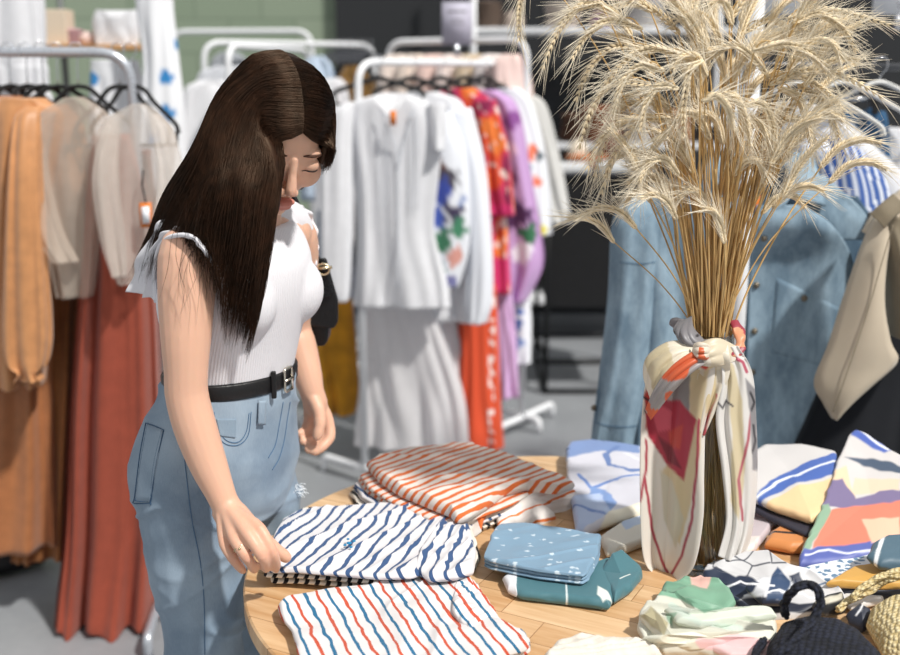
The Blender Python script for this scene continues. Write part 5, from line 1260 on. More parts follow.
for pts in ([(183, 425), (184, 450), (187, 480), (192, 520), (200, 560), (204, 600), (205, 654)],
            [(290, 402), (287, 420), (284, 440), (279, 458), (272, 470)], [(283, 402), (279, 425), (275, 445), (268, 458)],
            [(213, 411), (216, 430), (224, 443), (238, 445), (248, 435), (251, 412)],
            [(214, 412), (217, 427), (226, 440), (238, 442), (246, 432), (249, 413)]):
    seam_on('s', jb, pts, None, None, mb=mb)
mb.obj('side_seam', seam, jeans)
mb = MB()
for dx in (0, 2.2):
    seam_on('s', jb, [(146 + dx, 423), (140 + dx, 455), (135 + dx * .7, 496), (134 + dx, 503 - dx), (150, 503 - dx), (151 - dx * .3, 502 - dx), (156 - dx, 465), (164 - dx, 430)], None, None, mb=mb, r=.0008)
seam_on('s', jb, [(146, 423), (155, 426), (164, 430)], None, None, mb=mb)
mb.obj('back_pocket_stitching', stitch, jeans)
patch_on('back_pocket', jb, [(147, 424), (163, 430), (150, 502), (135, 502)], jm, jeans, .0012)
patch_on('coin_pocket', jb, [(216, 419), (236, 419), (235, 438), (220, 436)], denim('mid_denim', '#62778b', '#93a5b5'), jeans, .0012)
for p in ([(257, 400), (264, 400), (263, 424), (256, 424)], [(277, 398), (282, 398), (282, 412), (277, 412)][:0]):
    if p: patch_on('belt_loop', jb, p, jm, jeans, .006, 5, 10)
# frayed rip on the far thigh
mb = MB()
for i in range(60):
    x, y = 298 + random.random() * 10, 484 + random.random() * 10; p = on_surface(jb, x - 4, y, .0005)
    if p is None: continue
    d = np.array([random.uniform(-.004, .012), random.uniform(-.006, .002), random.uniform(-.005, .003)])
    mb.tube([p, p + d * .6, p + d + [0, 0, -.002]], .0005, 4)
if mb.V: mb.obj('frayed_threads', plain('fray', '#e8edf2', .9), jeans)

# --- belt
leather = plain('black_leather', '#121214', .42, spec=.5, bump=.15, bscale=200)
n = 72; ang = np.arange(n) * 2 * PI / n; Rr = []
base = at(231, 374, 1.766)
for dz, g in ((-.012, .0005), (-.014, .004), (-.010, .0065), (.010, .0065), (.014, .004), (.012, .0005)):
    Rr.append(base + (.120 + g) * np.cos(ang)[:, None] * LF + (.095 + g) * np.sin(ang)[:, None] * FW + np.array([0, 0, dz]))
belt = mesh('belt', np.vstack(Rr), grid_faces(n, 6, True), leather, woman)
a = math.radians(82); cc = base + .125 * math.cos(a) * LF + .104 * math.sin(a) * FW
tv = -LF * math.sin(a) + FW * math.cos(a) * .8; tv /= np.linalg.norm(tv)
steel = plain('buckle_metal', '#d9d2c4', .25, 1.)
q = [cc + tv * x + UP * z for x, z in ((-.012, -.019), (.012, -.019), (.012, .019), (-.012, .019), (-.012, -.019))]
MB().tube(rack_tube(q, bend=.006), .0026, 8).tube([cc - tv * .014 + FW * .002, cc + tv * .014 + FW * .002], .002, 6).obj('buckle', steel, belt)
a2 = math.radians(100); c2 = base + .125 * math.cos(a2) * LF + .104 * math.sin(a2) * FW
MB().box(c2 + FW * .0, (.008, .008, .045)).obj('belt_keeper', leather, belt, bevel=.002)
# --- shoes
for L in (0, 1):
    p = leg_rows(L)[-1][0]
    sh = remeshed('shoe', [limb([(np.array([p[0] - .03, p[1] + .015, .048]), .040), (np.array([p[0] + .06, p[1] - .03, .046]), .044), (np.array([p[0] + .15, p[1] - .075, .040]), .038), (np.array([p[0] + .19, p[1] - .095, .036]), .030)]),
                            limb([(np.array([p[0], p[1], .13]), .046), (np.array([p[0], p[1], .06]), .046)])], .006, plain('shoe_canvas', '#e4e2de', .8), woman, 3)

# --- hair
hairm = NT('dark_brown_hair')
co_ = hairm.coord('Object')
hairm.l.new(hairm.mix(hairm.ramp(hairm.noise(co_, 60, 3), .3, .7), lin('#170c08'), lin('#301c12')), hairm.b.inputs['Base Color'])
hairm.b.inputs['Roughness'].default_value = .45; hairm.b.inputs['Specular IOR Level'].default_value = .4; hairm.b.inputs['Specular Tint'].default_value = (1, .72, .5, 1)
HAIR = hairm.m
def arc(phi, side, psis, g=.003, fall=None):
    """guide over the skull from the parting down one side"""
    a, b, c = .0775 + g, .095 + g, .086 + g; k = fall if fall is not None else (.55 if phi < 25 else .2 if phi < 40 else 0)
    P = lambda q: math.radians(phi - k * min(q, 34))
    return [hd(side * a * math.sin(math.radians(q)), -.012 + b * math.cos(P(q)) * math.cos(math.radians(q)), .024 + c * math.sin(P(q)) * math.cos(math.radians(q))) for q in psis]
F1 = [(23, (0, 12, 24), [(285, 160, 1.605), (279, 195, 1.590), (273, 238, 1.572), (262, 300, 1.600), (246, 366, 1.630)]),
      (32, (0, 25, 46), [(272, 160, 1.585), (265, 205, 1.568), (260, 247, 1.568), (252, 300, 1.595), (240, 350, 1.630)]),
      (43, (0, 25, 45), [(258, 128, 1.600), (252, 160, 1.575), (244, 195, 1.546), (240, 237, 1.560), (232, 285, 1.588), (224, 350, 1.610)]),
      (65, (0, 25, 45), [(240, 118, 1.608), (230, 152, 1.585), (222, 190, 1.556), (214, 224, 1.562), (210, 255, 1.565), (213, 310, 1.575)]),
      (85, (0, 25, 45), [(224, 110, 1.615), (209, 160, 1.590), (194, 198, 1.592), (180, 228, 1.600), (166, 262, 1.640), (158, 292, 1.665)]),
      (108, (0, 25, 42), [(219, 98, 1.660), (196, 150, 1.640), (172, 192, 1.672), (152, 235, 1.712), (136, 279, 1.745)]),
      (132, (0, 22, 40), [(219, 95, 1.725), (194, 147, 1.735), (168, 190, 1.765), (150, 235, 1.790), (131, 277, 1.800)]),
      (160, (0, 25, 50, 74), [(206, 150, 1.805), (186, 195, 1.815), (165, 240, 1.825), (150, 290, 1.835)])]
F2 = [(23, (0, 14, 30), [(334, 150, 1.650), (326, 168, 1.665)]), (38, (0, 25, 50), [(332, 152, 1.67), (328, 170, 1.690)]),
      (65, (0, 25, 50, 70), [(331, 148, 1.70), (326, 172, 1.715)]), (95, (0, 25, 50, 72), [(328, 150, 1.735), (320, 178, 1.76)]),
      (130, (0, 25, 50, 74), [(312, 160, 1.79), (300, 195, 1.82)])]
G1 = [arc(p, -1, ps) + P3(q) for p, ps, q in F1]
G2 = [arc(p, 1, ps) + P3(q) for p, ps, q in F2]
def guide_surface(G, ns, nt):
    B = []
    for g in G:                                                       # s x nt x 3, even steps along each guide
        D = smooth_path(g, nt * 6); L = np.r_[0, np.cumsum(np.linalg.norm(np.diff(D, axis=0), axis=1))]; q = np.linspace(0, L[-1], nt)
        B.append(np.stack([np.interp(q, L, D[:, c]) for c in range(3)], 1))
    B = np.array(B)
    return np.array([smooth_path(B[:, j], ns) for j in range(nt)])    # nt x ns x 3
S1 = guide_surface(G1, 80, 48); S2 = guide_surface(G2, 40, 24)
back = np.array([.10, .9, -.1]); 
hair = thing  # (name kept free)
def inward(S, d):
    c = HC; out = S.copy(); v = c - S; L = np.linalg.norm(v, axis=2, keepdims=True); return S + v / L * d
cap = remeshed('hair', [hE(0, -.026, .022, .074, .088, .082), hE(0, -.045, -.02, .064, .060, .072)], .005, HAIR, woman, 4)
for nm, S in (('h', S1), ('g', S2)):
    nt, ns = S.shape[:2]; Sh = inward(S, .014)
    o = mesh('hair_underlayer', Sh[:int(nt * (.72 if nm == 'h' else 1))].reshape(-1, 3), grid_faces(ns, int(nt * (.72 if nm == 'h' else 1))), HAIR, cap); solid(o, .012, 0)
mb = MB()
def strand(P, w, mb):
    k = len(P); t = np.linspace(0, 1, k); r = w * np.minimum(1, np.minimum(t * 10 + .5, (1 - t) * 3 + .12)); V, Fc = tube_geo(P, r, 3, False, .6); mb.add(V, Fc)
def sheet_strands(S, n, w, spread, kk, thick=.010, amount=1., trim=(.72, 1.)):
    nt, ns = S.shape[:2]
    for i in range(n):
        s = random.random(); e = random.uniform(*trim); t = np.linspace(0, e, kk)
        ph, am = random.random() * 50, spread * random.uniform(.3, 1)
        ss = np.clip(s + am * vn(t * 3 + ph, t * 0 + ph, 3) * t + random.gauss(0, .012), 0, 1) * (ns - 1)
        tt = t * (nt - 1); i0 = np.minimum(tt.astype(int), nt - 2); j0 = np.minimum(ss.astype(int), ns - 2); a = (tt - i0)[:, None]; b = (ss - j0)[:, None]
        P = (S[i0, j0] * (1 - a) + S[i0 + 1, j0] * a) * (1 - b) + (S[i0, j0 + 1] * (1 - a) + S[i0 + 1, j0 + 1] * a) * b
        v = P - HC; v /= np.linalg.norm(v, axis=1)[:, None]
        P = P + v * (random.uniform(-thick, thick * .35) * np.minimum(1, t * 4 + .15))[:, None]
        wv = vn(t * 5 + ph, t * 0, 8)[:, None] * .004 * t[:, None] * np.array([1, 1, 0]); strand(P + wv, w * random.uniform(.6, 1.3), mb)
sheet_strands(S1, 4200, .00078, .10, 22, .011)
sheet_strands(S2, 1100, .0007, .05, 12, .006, trim=(.8, 1))
# loose strands on the shoulder and arm
for i in range(42):
    x0 = random.uniform(176, 262); y0 = random.uniform(195, 225); L = random.uniform(70, 150) * (1 if x0 > 205 else .8)
    dx = random.gauss(-10, 12); Yb = 1.556 + (0 if x0 < 225 else .015); pts = []
    for j in range(7):
        t = j / 6; pts.append(at(x0 + dx * t + 7 * float(vn(t * 3 + i, 0, 2)), y0 + L * t, Yb - .002 + .035 * t * (x0 > 215) - .008 * t * (x0 <= 215) + random.gauss(0, .001)))
    strand(smooth_path(pts, 14), .00055, mb)
mb.obj('hair_strands', HAIR, cap)

# --- shoulder bag: hangs from her far shoulder, a thing of its own
bag = thing('shoulder_bag', 'small black leather shoulder bag hanging under the far arm of the woman', 'bag')
def slab_px(poly, Y, th, name, m, parent, bev=.006):
    Q = [at(x, y, Y) for x, y in poly]; c = np.mean(Q, 0)
    return MB().prism([(q[0], q[2]) for q in Q], th, Matrix.Translation((0, Y, 0))).obj(name, m, parent, bevel=bev)
slab_px([(270, 268), (322, 262), (334, 300), (329, 338), (326, 343), (268, 343)], 2.035, .060, 'body', leather, bag)
slab_px([(272, 262), (326, 258), (338, 300), (338, 322), (334, 328), (270, 322)], 1.995, .016, 'flap', leather, bag, .004)
slab_px([(274, 261), (324, 258), (333, 292), (330, 298), (272, 298)], 1.982, .008, 'front_panel', plain('black_patent', '#0c0c0e', .25), bag, .003)
P = smooth_path(P3([(262, 200, 1.80), (276, 190, 1.835), (291, 194, 1.865), (303, 222, 1.925), (314, 252, 1.97), (322, 270, 1.985)]), 40)
V, Fc = tube_geo(P, .0085, 10, True, .3); o = mesh('strap', V, Fc, leather, bag)
brass = plain('pale_brass', '#e0d2b2', .25, 1.)
for x, y, Y in ((306, 219, 1.910), (317, 248, 1.955), (309, 227, 1.92)):
    MB().ball(at(x, y, Y), .0038, 10, 8).obj('rivet', brass, o)
q = at(323, 269, 1.972); MB().tube([q + [.012 * math.cos(t), -.003, .010 * math.sin(t)] for t in np.linspace(0, 2 * PI, 25)], .0022, 8, False).tube([q + [-.017, -.004, .001], q + [.017, -.004, .004]], .003, 8).obj('strap_ring', brass, bag)
# ================================================================ vase, rye bouquet, tied scarf
VY = 1.675; VX = at(703, 480, VY)[0]; vz0 = TZ + .001; vneck = at(706, 345, VY)[2]; vsh = at(706, 385, VY)[2]
glass = NT('clear_glass'); _o = glass.n['Material Output']
_t = glass.node('ShaderNodeBsdfTransparent'); _t.inputs[0].default_value = (.95, .97, .96, 1); _g = glass.node('ShaderNodeBsdfGlossy'); _g.inputs['Roughness'].default_value = .03
_f = glass.node('ShaderNodeFresnel'); _f.inputs[0].default_value = 1.45; _mx = glass.node('ShaderNodeMixShader')
glass.l.new(glass.math('MULTIPLY', _f.outputs[0], .8), _mx.inputs[0]); glass.l.new(_t.outputs[0], _mx.inputs[1]); glass.l.new(_g.outputs[0], _mx.inputs[2]); glass.l.new(_mx.outputs[0], _o.inputs[0])
prof = [(.001, .006), (.052, .006), (.056, .012), (.058, .05), (.058, vsh - vz0 - .01), (.050, vsh - vz0 + .025), (.034, vneck - vz0 - .01), (.032, vneck - vz0 + .02)]
outp = [(.001, 0), (.056, 0), (.060, .006), (.061, .05), (.061, vsh - vz0 - .01), (.053, vsh - vz0 + .027), (.037, vneck - vz0 - .01), (.036, vneck - vz0 + .02)]
nn = 64; aa = np.arange(nn) * 2 * PI / nn; V = []
def revolve(pr): return [np.stack([VX + r * np.cos(aa), VY + r * np.sin(aa), np.full(nn, vz0 + z)], 1) for r, z in pr]
op = smooth_path(outp[2:], 40).tolist(); ip = smooth_path(prof[2:], 40).tolist()
allp = outp[:2] + op + ip[::-1] + prof[:2][::-1]
R_ = revolve(allp); vase = mesh('glass_vase', np.vstack(R_), grid_faces(nn, len(R_), True), glass.m)
tag(vase, 'clear glass vase filled with dried rye stems and wrapped in a silk scarf', 'vase')
stem_m = fabric('rye_straw', '#cfac74', .55, .28, vscale=14, weave=300, bump=.1, sheen=0, spec=.4)
ear_m = fabric('rye_ear', '#ead9b8', .7, .2, vscale=60, weave=500, bump=.3, sheen=.1)
awn_m = fabric('rye_awn', '#f3e8d2', .6, .12, vscale=20, bump=0, sheen=0, spec=.4)
def kernel(mb, c, d, L, w):
    d = d / np.linalg.norm(d); u = np.cross(d, [.3, .2, .9]); u /= np.linalg.norm(u) + 1e-9; v = np.cross(d, u); V = [c - d * L * .5]
    for q, r in ((-.22, .8), (.12, .95), (.38, .5)):
        for k in range(5): a = k * 2 * PI / 5; V.append(c + d * L * q + (u * math.cos(a) + v * math.sin(a)) * w * r)
    V.append(c + d * L * .62)
    Fc = [(0, 1 + (k + 1) % 5, 1 + k) for k in range(5)]
    for j in range(2): Fc += [(1 + j * 5 + k, 1 + j * 5 + (k + 1) % 5, 6 + j * 5 + (k + 1) % 5, 6 + j * 5 + k) for k in range(5)]
    Fc += [(11 + k, 11 + (k + 1) % 5, 16) for k in range(5)]
    mb.add(V, Fc)
RS = random.Random(11)
def stalk(path, ear, label, awn=1.):
    """path: stem points up to the ear; ear: its spine"""
    full = smooth_path(np.vstack([path, ear[1:2]]), 40)[:37]
    r = np.linspace(.0016, .0010, len(full)) * RS.uniform(.85, 1.25); V, Fc = tube_geo(full, r, 5, True)
    root = mesh('rye_stalk', V, Fc, stem_m); tag(root, label, 'dried rye', 'dried rye stalks in the glass vase')
    E = smooth_path(ear, 22); T_ = np.gradient(E, axis=0); T_ /= np.linalg.norm(T_, axis=1)[:, None]
    s0 = np.cross(T_, [RS.uniform(-1, 1), RS.uniform(-1, 1), .4]); s0 /= np.linalg.norm(s0, axis=1)[:, None] + 1e-9; s1 = np.cross(T_, s0)
    mb, aw = MB(), MB(); n = 17
    for i in range(n):
        f = i / (n - 1) * 20; k = int(f); c = E[k] + (E[min(k + 1, 21)] - E[k]) * (f - k); sz = .0032 * (.65 + .6 * math.sin(PI * min(1, (i + 2) / n)) ** .7)
        for sd, sv in ((1, s0[k]), (-1, s0[k]), (1, s1[k]), (-1, s1[k])):
            if sv is s1[k] and i % 2: continue
            d = T_[k] + sv * sd * .38; cc = c + sv * sd * sz * .8; kernel(mb, cc, d, .0115, sz * .62)
            if RS.random() < .88:
                L = RS.uniform(.030, .062) * awn * (1.1 - .3 * i / n); dd = T_[k] + sv * sd * RS.uniform(.12, .42) + np.array([RS.gauss(0, .07) for _ in range(3)]); dd /= np.linalg.norm(dd)
                st = cc + d / np.linalg.norm(d) * .006; bend = sv * sd * RS.uniform(0, .12) * L + np.array([0, 0, -.04 * L])
                aw.tube([st, st + dd * L * .5 + bend * .3, st + dd * L + bend], [.0005, .0004, .00012], 3, False)
    mb.obj('ear', ear_m, root); aw.obj('awns', awn_m, root)
    return root
NECK = np.array([VX, VY, vneck + .02])
def make_path(E0, E1):
    a = RS.uniform(0, 2 * PI); q = RS.random() ** .5; d = E0 - NECK
    dirx = np.array([d[0], d[1], 0]); ln = np.linalg.norm(dirx) + 1e-6; lean = dirx / ln * min(.016, ln * .2)
    nk = NECK + lean + np.array([math.cos(a), math.sin(a), 0]) * .016 * q + [0, 0, -.02]
    b = np.array([VX, VY, vz0 + .012]) - lean * .6 + np.array([math.cos(a + 1), math.sin(a + 1), 0]) * .050 * q
    t = E1 - E0; t /= np.linalg.norm(t); 
    m1 = nk + np.array([d[0] * .16, d[1] * .16, d[2] * .33]); m2 = nk + np.array([d[0] * .46, d[1] * .46, d[2] * .72])
    return np.array([b, nk - [0, 0, .02], nk, m1, m2, E0])
HERO = [([(600, 3), (575, 10), (555, 36), (541, 72)], 0, 'at the far upper left'), ([(534, -38), (524, -14), (519, 14), (519, 44)], .03, 'at the extreme top left'), ([(640, 28), (612, 20), (588, 34), (570, 62)], -.03, 'arching upper left'), ([(652, 52), (616, 46), (590, 68), (574, 104)], .02, 'curving left at mid height'),
        ([(648, 84), (612, 84), (590, 112), (578, 152)], -.05, 'hooked low on the left'), ([(655, 102), (625, 106), (605, 140), (594, 180)], .04, 'hanging left'), ([(668, 118), (640, 122), (614, 156), (600, 198)], -.02, 'hanging lowest on the left'), ([(690, 60), (655, 48), (628, 58), (603, 86)], -.06, 'left'),
        ([(678, 32), (652, 8), (625, 4), (598, 18)], .05, 'top left'), ([(700, 45), (692, 20), (698, -8), (704, -36)], -.03, 'upright at the top'), ([(722, 50), (714, 20), (716, -10), (722, -38)], .03, 'upright'), ([(740, 62), (758, 46), (780, 34), (808, 28)], -.02, 'right'),
        ([(790, 18), (822, 10), (858, 16), (893, 26)], .04, 'reaching furthest right at the top'), ([(745, 32), (770, 20), (793, 34), (806, 62)], .07, 'right top'), ([(795, 22), (818, 14), (842, 28), (858, 54)], -.04, 'right upper'), ([(772, 84), (808, 70), (848, 78), (886, 100)], -.05, 'reaching right at mid height'),
        ([(768, 78), (797, 76), (824, 90), (845, 112)], .02, 'right mid'), ([(780, 88), (798, 98), (808, 126), (812, 156)], -.03, 'hanging over the denim collar'), ([(800, 86), (822, 100), (834, 124), (842, 150)], .03, 'hanging right of it'), ([(765, 72), (748, 52), (730, 46), (710, 58)], -.05, 'crossing'),
        ([(700, 62), (690, 70), (684, 104), (683, 140)], -.10, 'bright'), ([(724, 92), (736, 98), (746, 120), (751, 148)], -.09, 'front'), ([(668, 132), (656, 144), (645, 168), (640, 194)], -.06, 'low front left'), ([(705, 100), (716, 96), (728, 108), (734, 132)], -.11, 'front low'),
        ([(662, 70), (640, 66), (622, 84), (612, 116)], -.09, 'left front'), ([(690, 20), (668, -8), (650, -12), (630, 2)], -.05, 'top'), ([(730, 20), (750, -8), (772, -14), (800, -2)], -.03, 'top right'), ([(755, 50), (785, 44), (812, 54), (832, 78)], -.08, 'right front'),
        ([(676, 88), (660, 86), (646, 104), (640, 134)], -.10, 'low left front'), ([(745, 105), (762, 104), (772, 122), (776, 150)], -.07, 'low right front'), ([(650, 10), (622, -10), (596, -8), (574, 10)], 0, 'top left back'), ([(738, 0), (762, -24), (790, -24), (812, -8)], .04, 'top right back'),
        ([(640, 118), (622, 122), (600, 142), (586, 172)], .0, 'left low back')]
LAB = 'dried rye stalk with a bearded ear, standing in the glass vase'
for sp_, dy, w_ in HERO:
    E = np.array([at(x, y, VY + dy) for x, y in sp_]); stalk(make_path(E[0], E[1]), E, LAB)
for i in range(74):
    a = RS.uniform(0, 2 * PI); R1 = RS.uniform(.02, .17); h = RS.uniform(.20, .50) * (1 - .35 * R1 / .17 * RS.random()); x = math.cos(a) * R1; y = math.sin(a) * R1 * .5
    E0 = NECK + np.array([x, y, h]); o_ = np.array([math.copysign(.45 + .55 * abs(math.cos(a)), math.cos(a)), math.sin(a) * .35, 0]); bd = RS.uniform(.12, .85); L = RS.uniform(.085, .12)
    dr_ = 1.35 - 1.1 * bd; E = [E0]; ang = 1.25 * (1 - bd * .6)
    for k in range(3):
        E.append(E[-1] + L / 3 * (o_ * math.cos(ang) + np.array([0, 0, math.sin(ang)]))); ang -= bd * .95
    stalk(make_path(E[0], E[1]), np.array(E), LAB, .9)
for i in range(34):                                  # bare straws cut without an ear
    a = RS.uniform(0, 2 * PI); q = RS.random() ** .5; top_ = NECK + np.array([math.cos(a) * .085 * q, math.sin(a) * .07 * q, RS.uniform(.16, .34)])
    pth = make_path(top_, top_ + [0, 0, .02]); V, Fc = tube_geo(smooth_path(pth, 30), .0016, 5); o = mesh('rye_straw', V, Fc, stem_m)
    tag(o, 'bare dried rye straw without an ear among the stalks in the vase', 'dried rye', 'bare straws in the glass vase')
# ---- scarf tied round the neck of the vase
sc_ = thing('silk_scarf', 'cream silk scarf with red, grey and orange brushwork tied round the glass vase', 'scarf')
sk = printed('vase_silk', .42, .1, .06, trans=.15, spec=.5)
def tail(name, L, R, back, nu=60, nv=130, folds=3, amp=.006, seed=1, color=None, bias=0., base=.066):
    A, B = smooth_path(L, nv), smooth_path(R, nv); V = []; C = []
    for j in range(nv):
        v = j / (nv - 1)
        for i in range(nu):
            u = i / (nu - 1); p = A[j] * (1 - u) + B[j] * u
            x0 = at(p[0], p[1], VY - .06)[0] - VX; r = base + (.004 if v > .1 else 0)
            y = VY - math.sqrt(max(.0004, r * r - min(abs(x0), r * .96) ** 2)) - amp * (.35 + .65 * v) * (1 + math.sin(u * folds * 2 * PI + seed + 2 * float(vn(v * 3, u * 2, seed)))) - bias * math.sin(PI * min(1, v * 3))
            V.append(at(p[0], p[1], y)); C.append(p)
    C = np.array(C); o = mesh(name, V, grid_faces(nu, nv), sk, sc_, col=color(C[:, 0], C[:, 1])); return solid(o, .0016, 0)
def vpaint(base, layers, jit=.6):
    def f(x, y):
        c = np.tile(np.array(lin(base)), (len(x), 1)); X = x + jit * vn(x / 7, y / 7, 3); Y = y + jit * vn(x / 7, y / 7, 9)
        for l in layers: c = lay(c, X, Y, l, 2.2)
        return c
    return f
lt = vpaint('#ebe5dc', [('poly', [(655, 352), (690, 352), (694, 380), (688, 420), (664, 424), (652, 400)], '#8f8b8c'), ('poly', [(672, 356), (684, 356), (672, 400), (660, 420), (658, 400)], '#b9b5b4'),
    ('poly', [(690, 345), (704, 345), (700, 356), (684, 362), (664, 385), (650, 415), (645, 400), (660, 368)], '#e4683a'), ('poly', [(644, 395), (652, 382), (656, 400), (646, 430)], '#c9443c'),
    ('poly', [(690, 366), (704, 352), (712, 352), (704, 400), (700, 450), (692, 500), (680, 545), (668, 520), (662, 470), (690, 440)], '#dcc9a2'), ('poly', [(660, 470), (672, 480), (684, 520), (676, 548), (664, 520)], '#d5cdb8'),
    ('poly', [(645, 408), (656, 396), (668, 400), (680, 400), (697, 420), (684, 481), (668, 466), (648, 436)], '#b43448'), ('poly', [(652, 412), (660, 404), (672, 412), (670, 430), (658, 432)], '#d8576a'), ('poly', [(668, 432), (684, 424), (680, 450), (670, 446)], '#c94a40'), ('poly', [(658, 436), (672, 446), (682, 470), (668, 462)], '#7f2032'),
    ('line', [(645, 480), (652, 530), (662, 560), (670, 577), (682, 556), (692, 520), (697, 470), (699, 420)], 1.4, '#b04a58'), ('line', [(640, 500), (646, 470), (646, 440)], 1.2, '#b04a58'), ('line', [(641, 395), (650, 402), (644, 412)], 1.2, '#2a2428')])
tail('tail', [(690, 346), (662, 352), (647, 378), (641, 430), (640, 500), (644, 560), (662, 580)], [(716, 348), (714, 380), (706, 420), (704, 470), (703, 520), (694, 566), (676, 584)], 0, folds=2.2, amp=.007, seed=2, color=lt)
mt = vpaint('#e9e0cf', [('line', [(716, 395), (708, 418), (702, 440)], 1.6, '#c4505a'), ('poly', [(700, 350), (712, 350), (708, 372), (700, 366)], '#d9402c'), ('poly', [(704, 372), (716, 360), (716, 400), (706, 420)], '#dfcda6')])
tail('short_tail', [(700, 346), (698, 370), (696, 400), (698, 430)], [(728, 345), (730, 370), (722, 395), (704, 436)], 0, folds=1.5, amp=.004, seed=5, color=mt, bias=.012, nv=70)
rt = vpaint('#e7e4e0', [('poly', [(722, 352), (734, 366), (742, 400), (745, 470), (738, 520), (730, 500), (732, 440), (728, 390)], '#d9cba9'), ('line', [(752, 400), (748, 440), (738, 480), (742, 520)], 1.4, '#b8606c'), ('line', [(728, 352), (742, 362), (746, 372)], 1.6, '#bb5268'),
    ('poly', [(745, 378), (756, 390), (758, 470), (752, 470), (750, 420)], '#8f8d90'), ('line', [(750, 392), (754, 402), (751, 410)], 1.2, '#26242a'), ('line', [(753, 425), (755, 440), (752, 452)], 1.1, '#26242a'), ('line', [(718, 402), (722, 408), (726, 400), (732, 406)], .9, '#4a474c')])
tail('tail', [(718, 348), (722, 380), (716, 420), (722, 470), (726, 520), (718, 556)], [(738, 346), (752, 372), (756, 420), (757, 480), (752, 530), (742, 566)], 0, folds=2.5, amp=.006, seed=8, color=rt)
def petal(name, L, R, bow, color, amp=.004, n=50):
    A, B = smooth_path(P3(L), n), smooth_path(P3(R), n); V = []
    for j in range(24):
        v = j / 23; t = np.linspace(0, 1, n)
        V.append(A * (1 - v) + B * v - np.outer(bow * math.sin(PI * v) * np.sin(PI * t) + amp * (np.abs(np.sin(v * 8 + 2.5 * t)) - .5) * np.sin(PI * np.clip(t * 1.1, 0, 1)), [.5, 1, 0]))
    V = np.vstack(V); return solid(mesh(name, V, grid_faces(n, 24), sk, sc_, col=color(V)), .0016, 0)
# the gathered loop at the neck
def loop(name, pts, r, color, flat=.55, n=24, k=70, seed=1):
    P = smooth_path(P3(pts), k); V, Fc = tube_geo(P, r * (1 + .15 * np.sin(np.linspace(0, 9, k))), n, True, flat)
    c = P3([(0, 0, 1)])[0]; V = np.asarray(V); V = V + (vn(V[:, 0] * 120, V[:, 2] * 120, seed) * .0022)[:, None] * np.array([1, -1, .3])
    return mesh(name, V, Fc, sk, sc_, col=color(V))
def vc(base, other, thr=.3, f=60, seed=4):
    def g(V):
        c = np.tile(np.array(lin(base)), (len(V), 1)); c[vn(V[:, 0] * f, V[:, 2] * f, seed) > thr] = lin(other); return c
    return g
loop('loop', [(684, 322, VY - .01), (682, 332, VY - .035), (690, 342, VY - .052), (704, 346, VY - .058), (718, 346, VY - .056)], .011, vc('#7f7c80', '#3a3638', .35, 90))
loop('loop', [(734, 322, VY - .005), (740, 336, VY - .03), (738, 350, VY - .05), (724, 352, VY - .066)], .009, vc('#e5a27c', '#a2384a', .1, 90, 6))
loop('loop', [(676, 322, VY), (690, 330, VY + .045), (712, 330, VY + .055), (734, 324, VY + .03)], .013, vc('#8d898c', '#d9cfc0', .2))
petal('knot_fold', [(690, 350, VY - .070), (702, 342, VY - .072), (718, 338, VY - .070), (736, 346, VY - .058)], [(696, 362, VY - .075), (706, 366, VY - .085), (720, 366, VY - .085), (738, 360, VY - .062)], .012, vc('#e7dfd0', '#dccfb6', .35, 50))
petal('knot_fold', [(694, 344, VY - .080), (700, 342, VY - .086), (708, 344, VY - .088), (712, 350, VY - .086)], [(692, 352, VY - .086), (698, 358, VY - .094), (706, 360, VY - .094), (710, 356, VY - .090)], .006, vc('#e2d6c4', '#d4643c', .35, 70))
petal('puff', [(692, 342, VY - .06), (668, 342, VY - .05), (648, 356, VY - .045), (644, 376, VY - .05), (650, 398, VY - .062)], [(700, 352, VY - .075), (688, 358, VY - .085), (676, 372, VY - .088), (668, 388, VY - .085), (660, 402, VY - .075)], .014, vc('#ece3d0', '#d9cba9', .2, 35), .0075)
petal('orange_fold', [(706, 348, VY - .078), (692, 352, VY - .085), (672, 366, VY - .088), (656, 386, VY - .085), (645, 410, VY - .075)], [(710, 362, VY - .085), (698, 368, VY - .094), (682, 382, VY - .098), (668, 398, VY - .093), (651, 420, VY - .080)], .007, vc('#a39d9c', '#d9663e', -.05, 55, 3), .006)
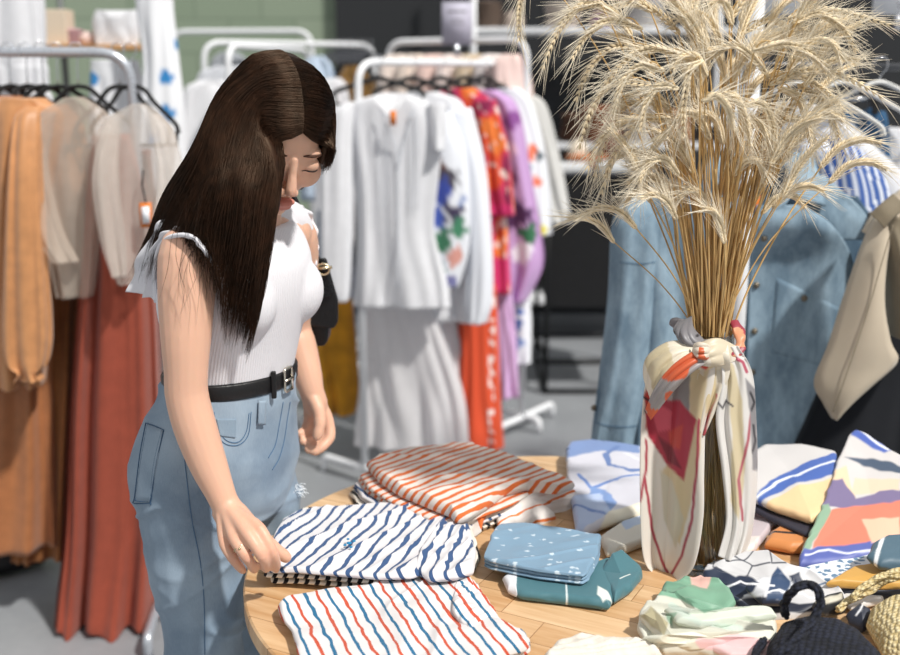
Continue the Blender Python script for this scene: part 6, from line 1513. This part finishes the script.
petal('grey_fold', [(680, 322, VY - .02), (676, 332, VY - .045), (682, 344, VY - .06), (696, 352, VY - .066)], [(692, 316, VY - .025), (694, 328, VY - .05), (702, 338, VY - .06), (712, 344, VY - .066)], .012, vc('#828084', '#2f2c30', .5, 70, 3))
# ---------------------------------------------------------------- every thing gets its origin at its own base
bpy.context.view_layer.update()
def settle():
    kids = {}
    for o in SC.objects:
        if o.parent: kids.setdefault(o.parent.name, []).append(o)
    for r in [o for o in SC.objects if o.parent is None and o.type in ('MESH', 'EMPTY') and o.location.length < 1e-6]:
        st, P = [r], []
        while st:
            q = st.pop(); st += kids.get(q.name, [])
            if q.type == 'MESH': P += [q.matrix_world @ Vector(b) for b in q.bound_box]
        if not P: continue
        lo = [min(p[i] for p in P) for i in range(3)]; hi = [max(p[i] for p in P) for i in range(3)]
        b = Vector(((lo[0] + hi[0]) / 2, (lo[1] + hi[1]) / 2, lo[2]))
        if r.type == 'MESH': r.data.transform(Matrix.Translation(-b))
        r.location = b
        for k in kids.get(r.name, []): k.location = k.location - b
settle()
# ---------------------------------------------------------------- camera and light
cam = bpy.data.cameras.new('camera'); co = bpy.data.objects.new('camera', cam); COL.objects.link(co)
co.location = (0, 0, CH); co.rotation_euler = (PI / 2 - PIT, 0, 0)
cam.sensor_width = 36; cam.lens = FPX / 900 * 36; cam.clip_start = .05
cam.dof.use_dof = True; cam.dof.focus_distance = 1.68; cam.dof.aperture_fstop = 2.6
SC.camera = co
w = bpy.data.worlds.new('daylight'); SC.world = w; w.use_nodes = True
bg = w.node_tree.nodes['Background']; bg.inputs[0].default_value = (.97, .985, 1, 1); bg.inputs[1].default_value = .52
def sun(name, d, e, ang, col):
    l = bpy.data.lights.new(name, 'SUN'); l.energy = e; l.angle = math.radians(ang); l.color = col
    o = bpy.data.objects.new(name, l); COL.objects.link(o)
    o.rotation_euler = Vector(d).to_track_quat('-Z', 'Y').to_euler(); o.location = (1, -1, 4); return o
sun('window_sun', (-.48, .44, -.86), 4.0, 3.0, (1, .965, .91))
vs = SC.view_settings; vs.view_transform = 'Standard'; vs.look = 'None'; vs.gamma = 1; vs.use_curve_mapping = False
vs.exposure = 0.04
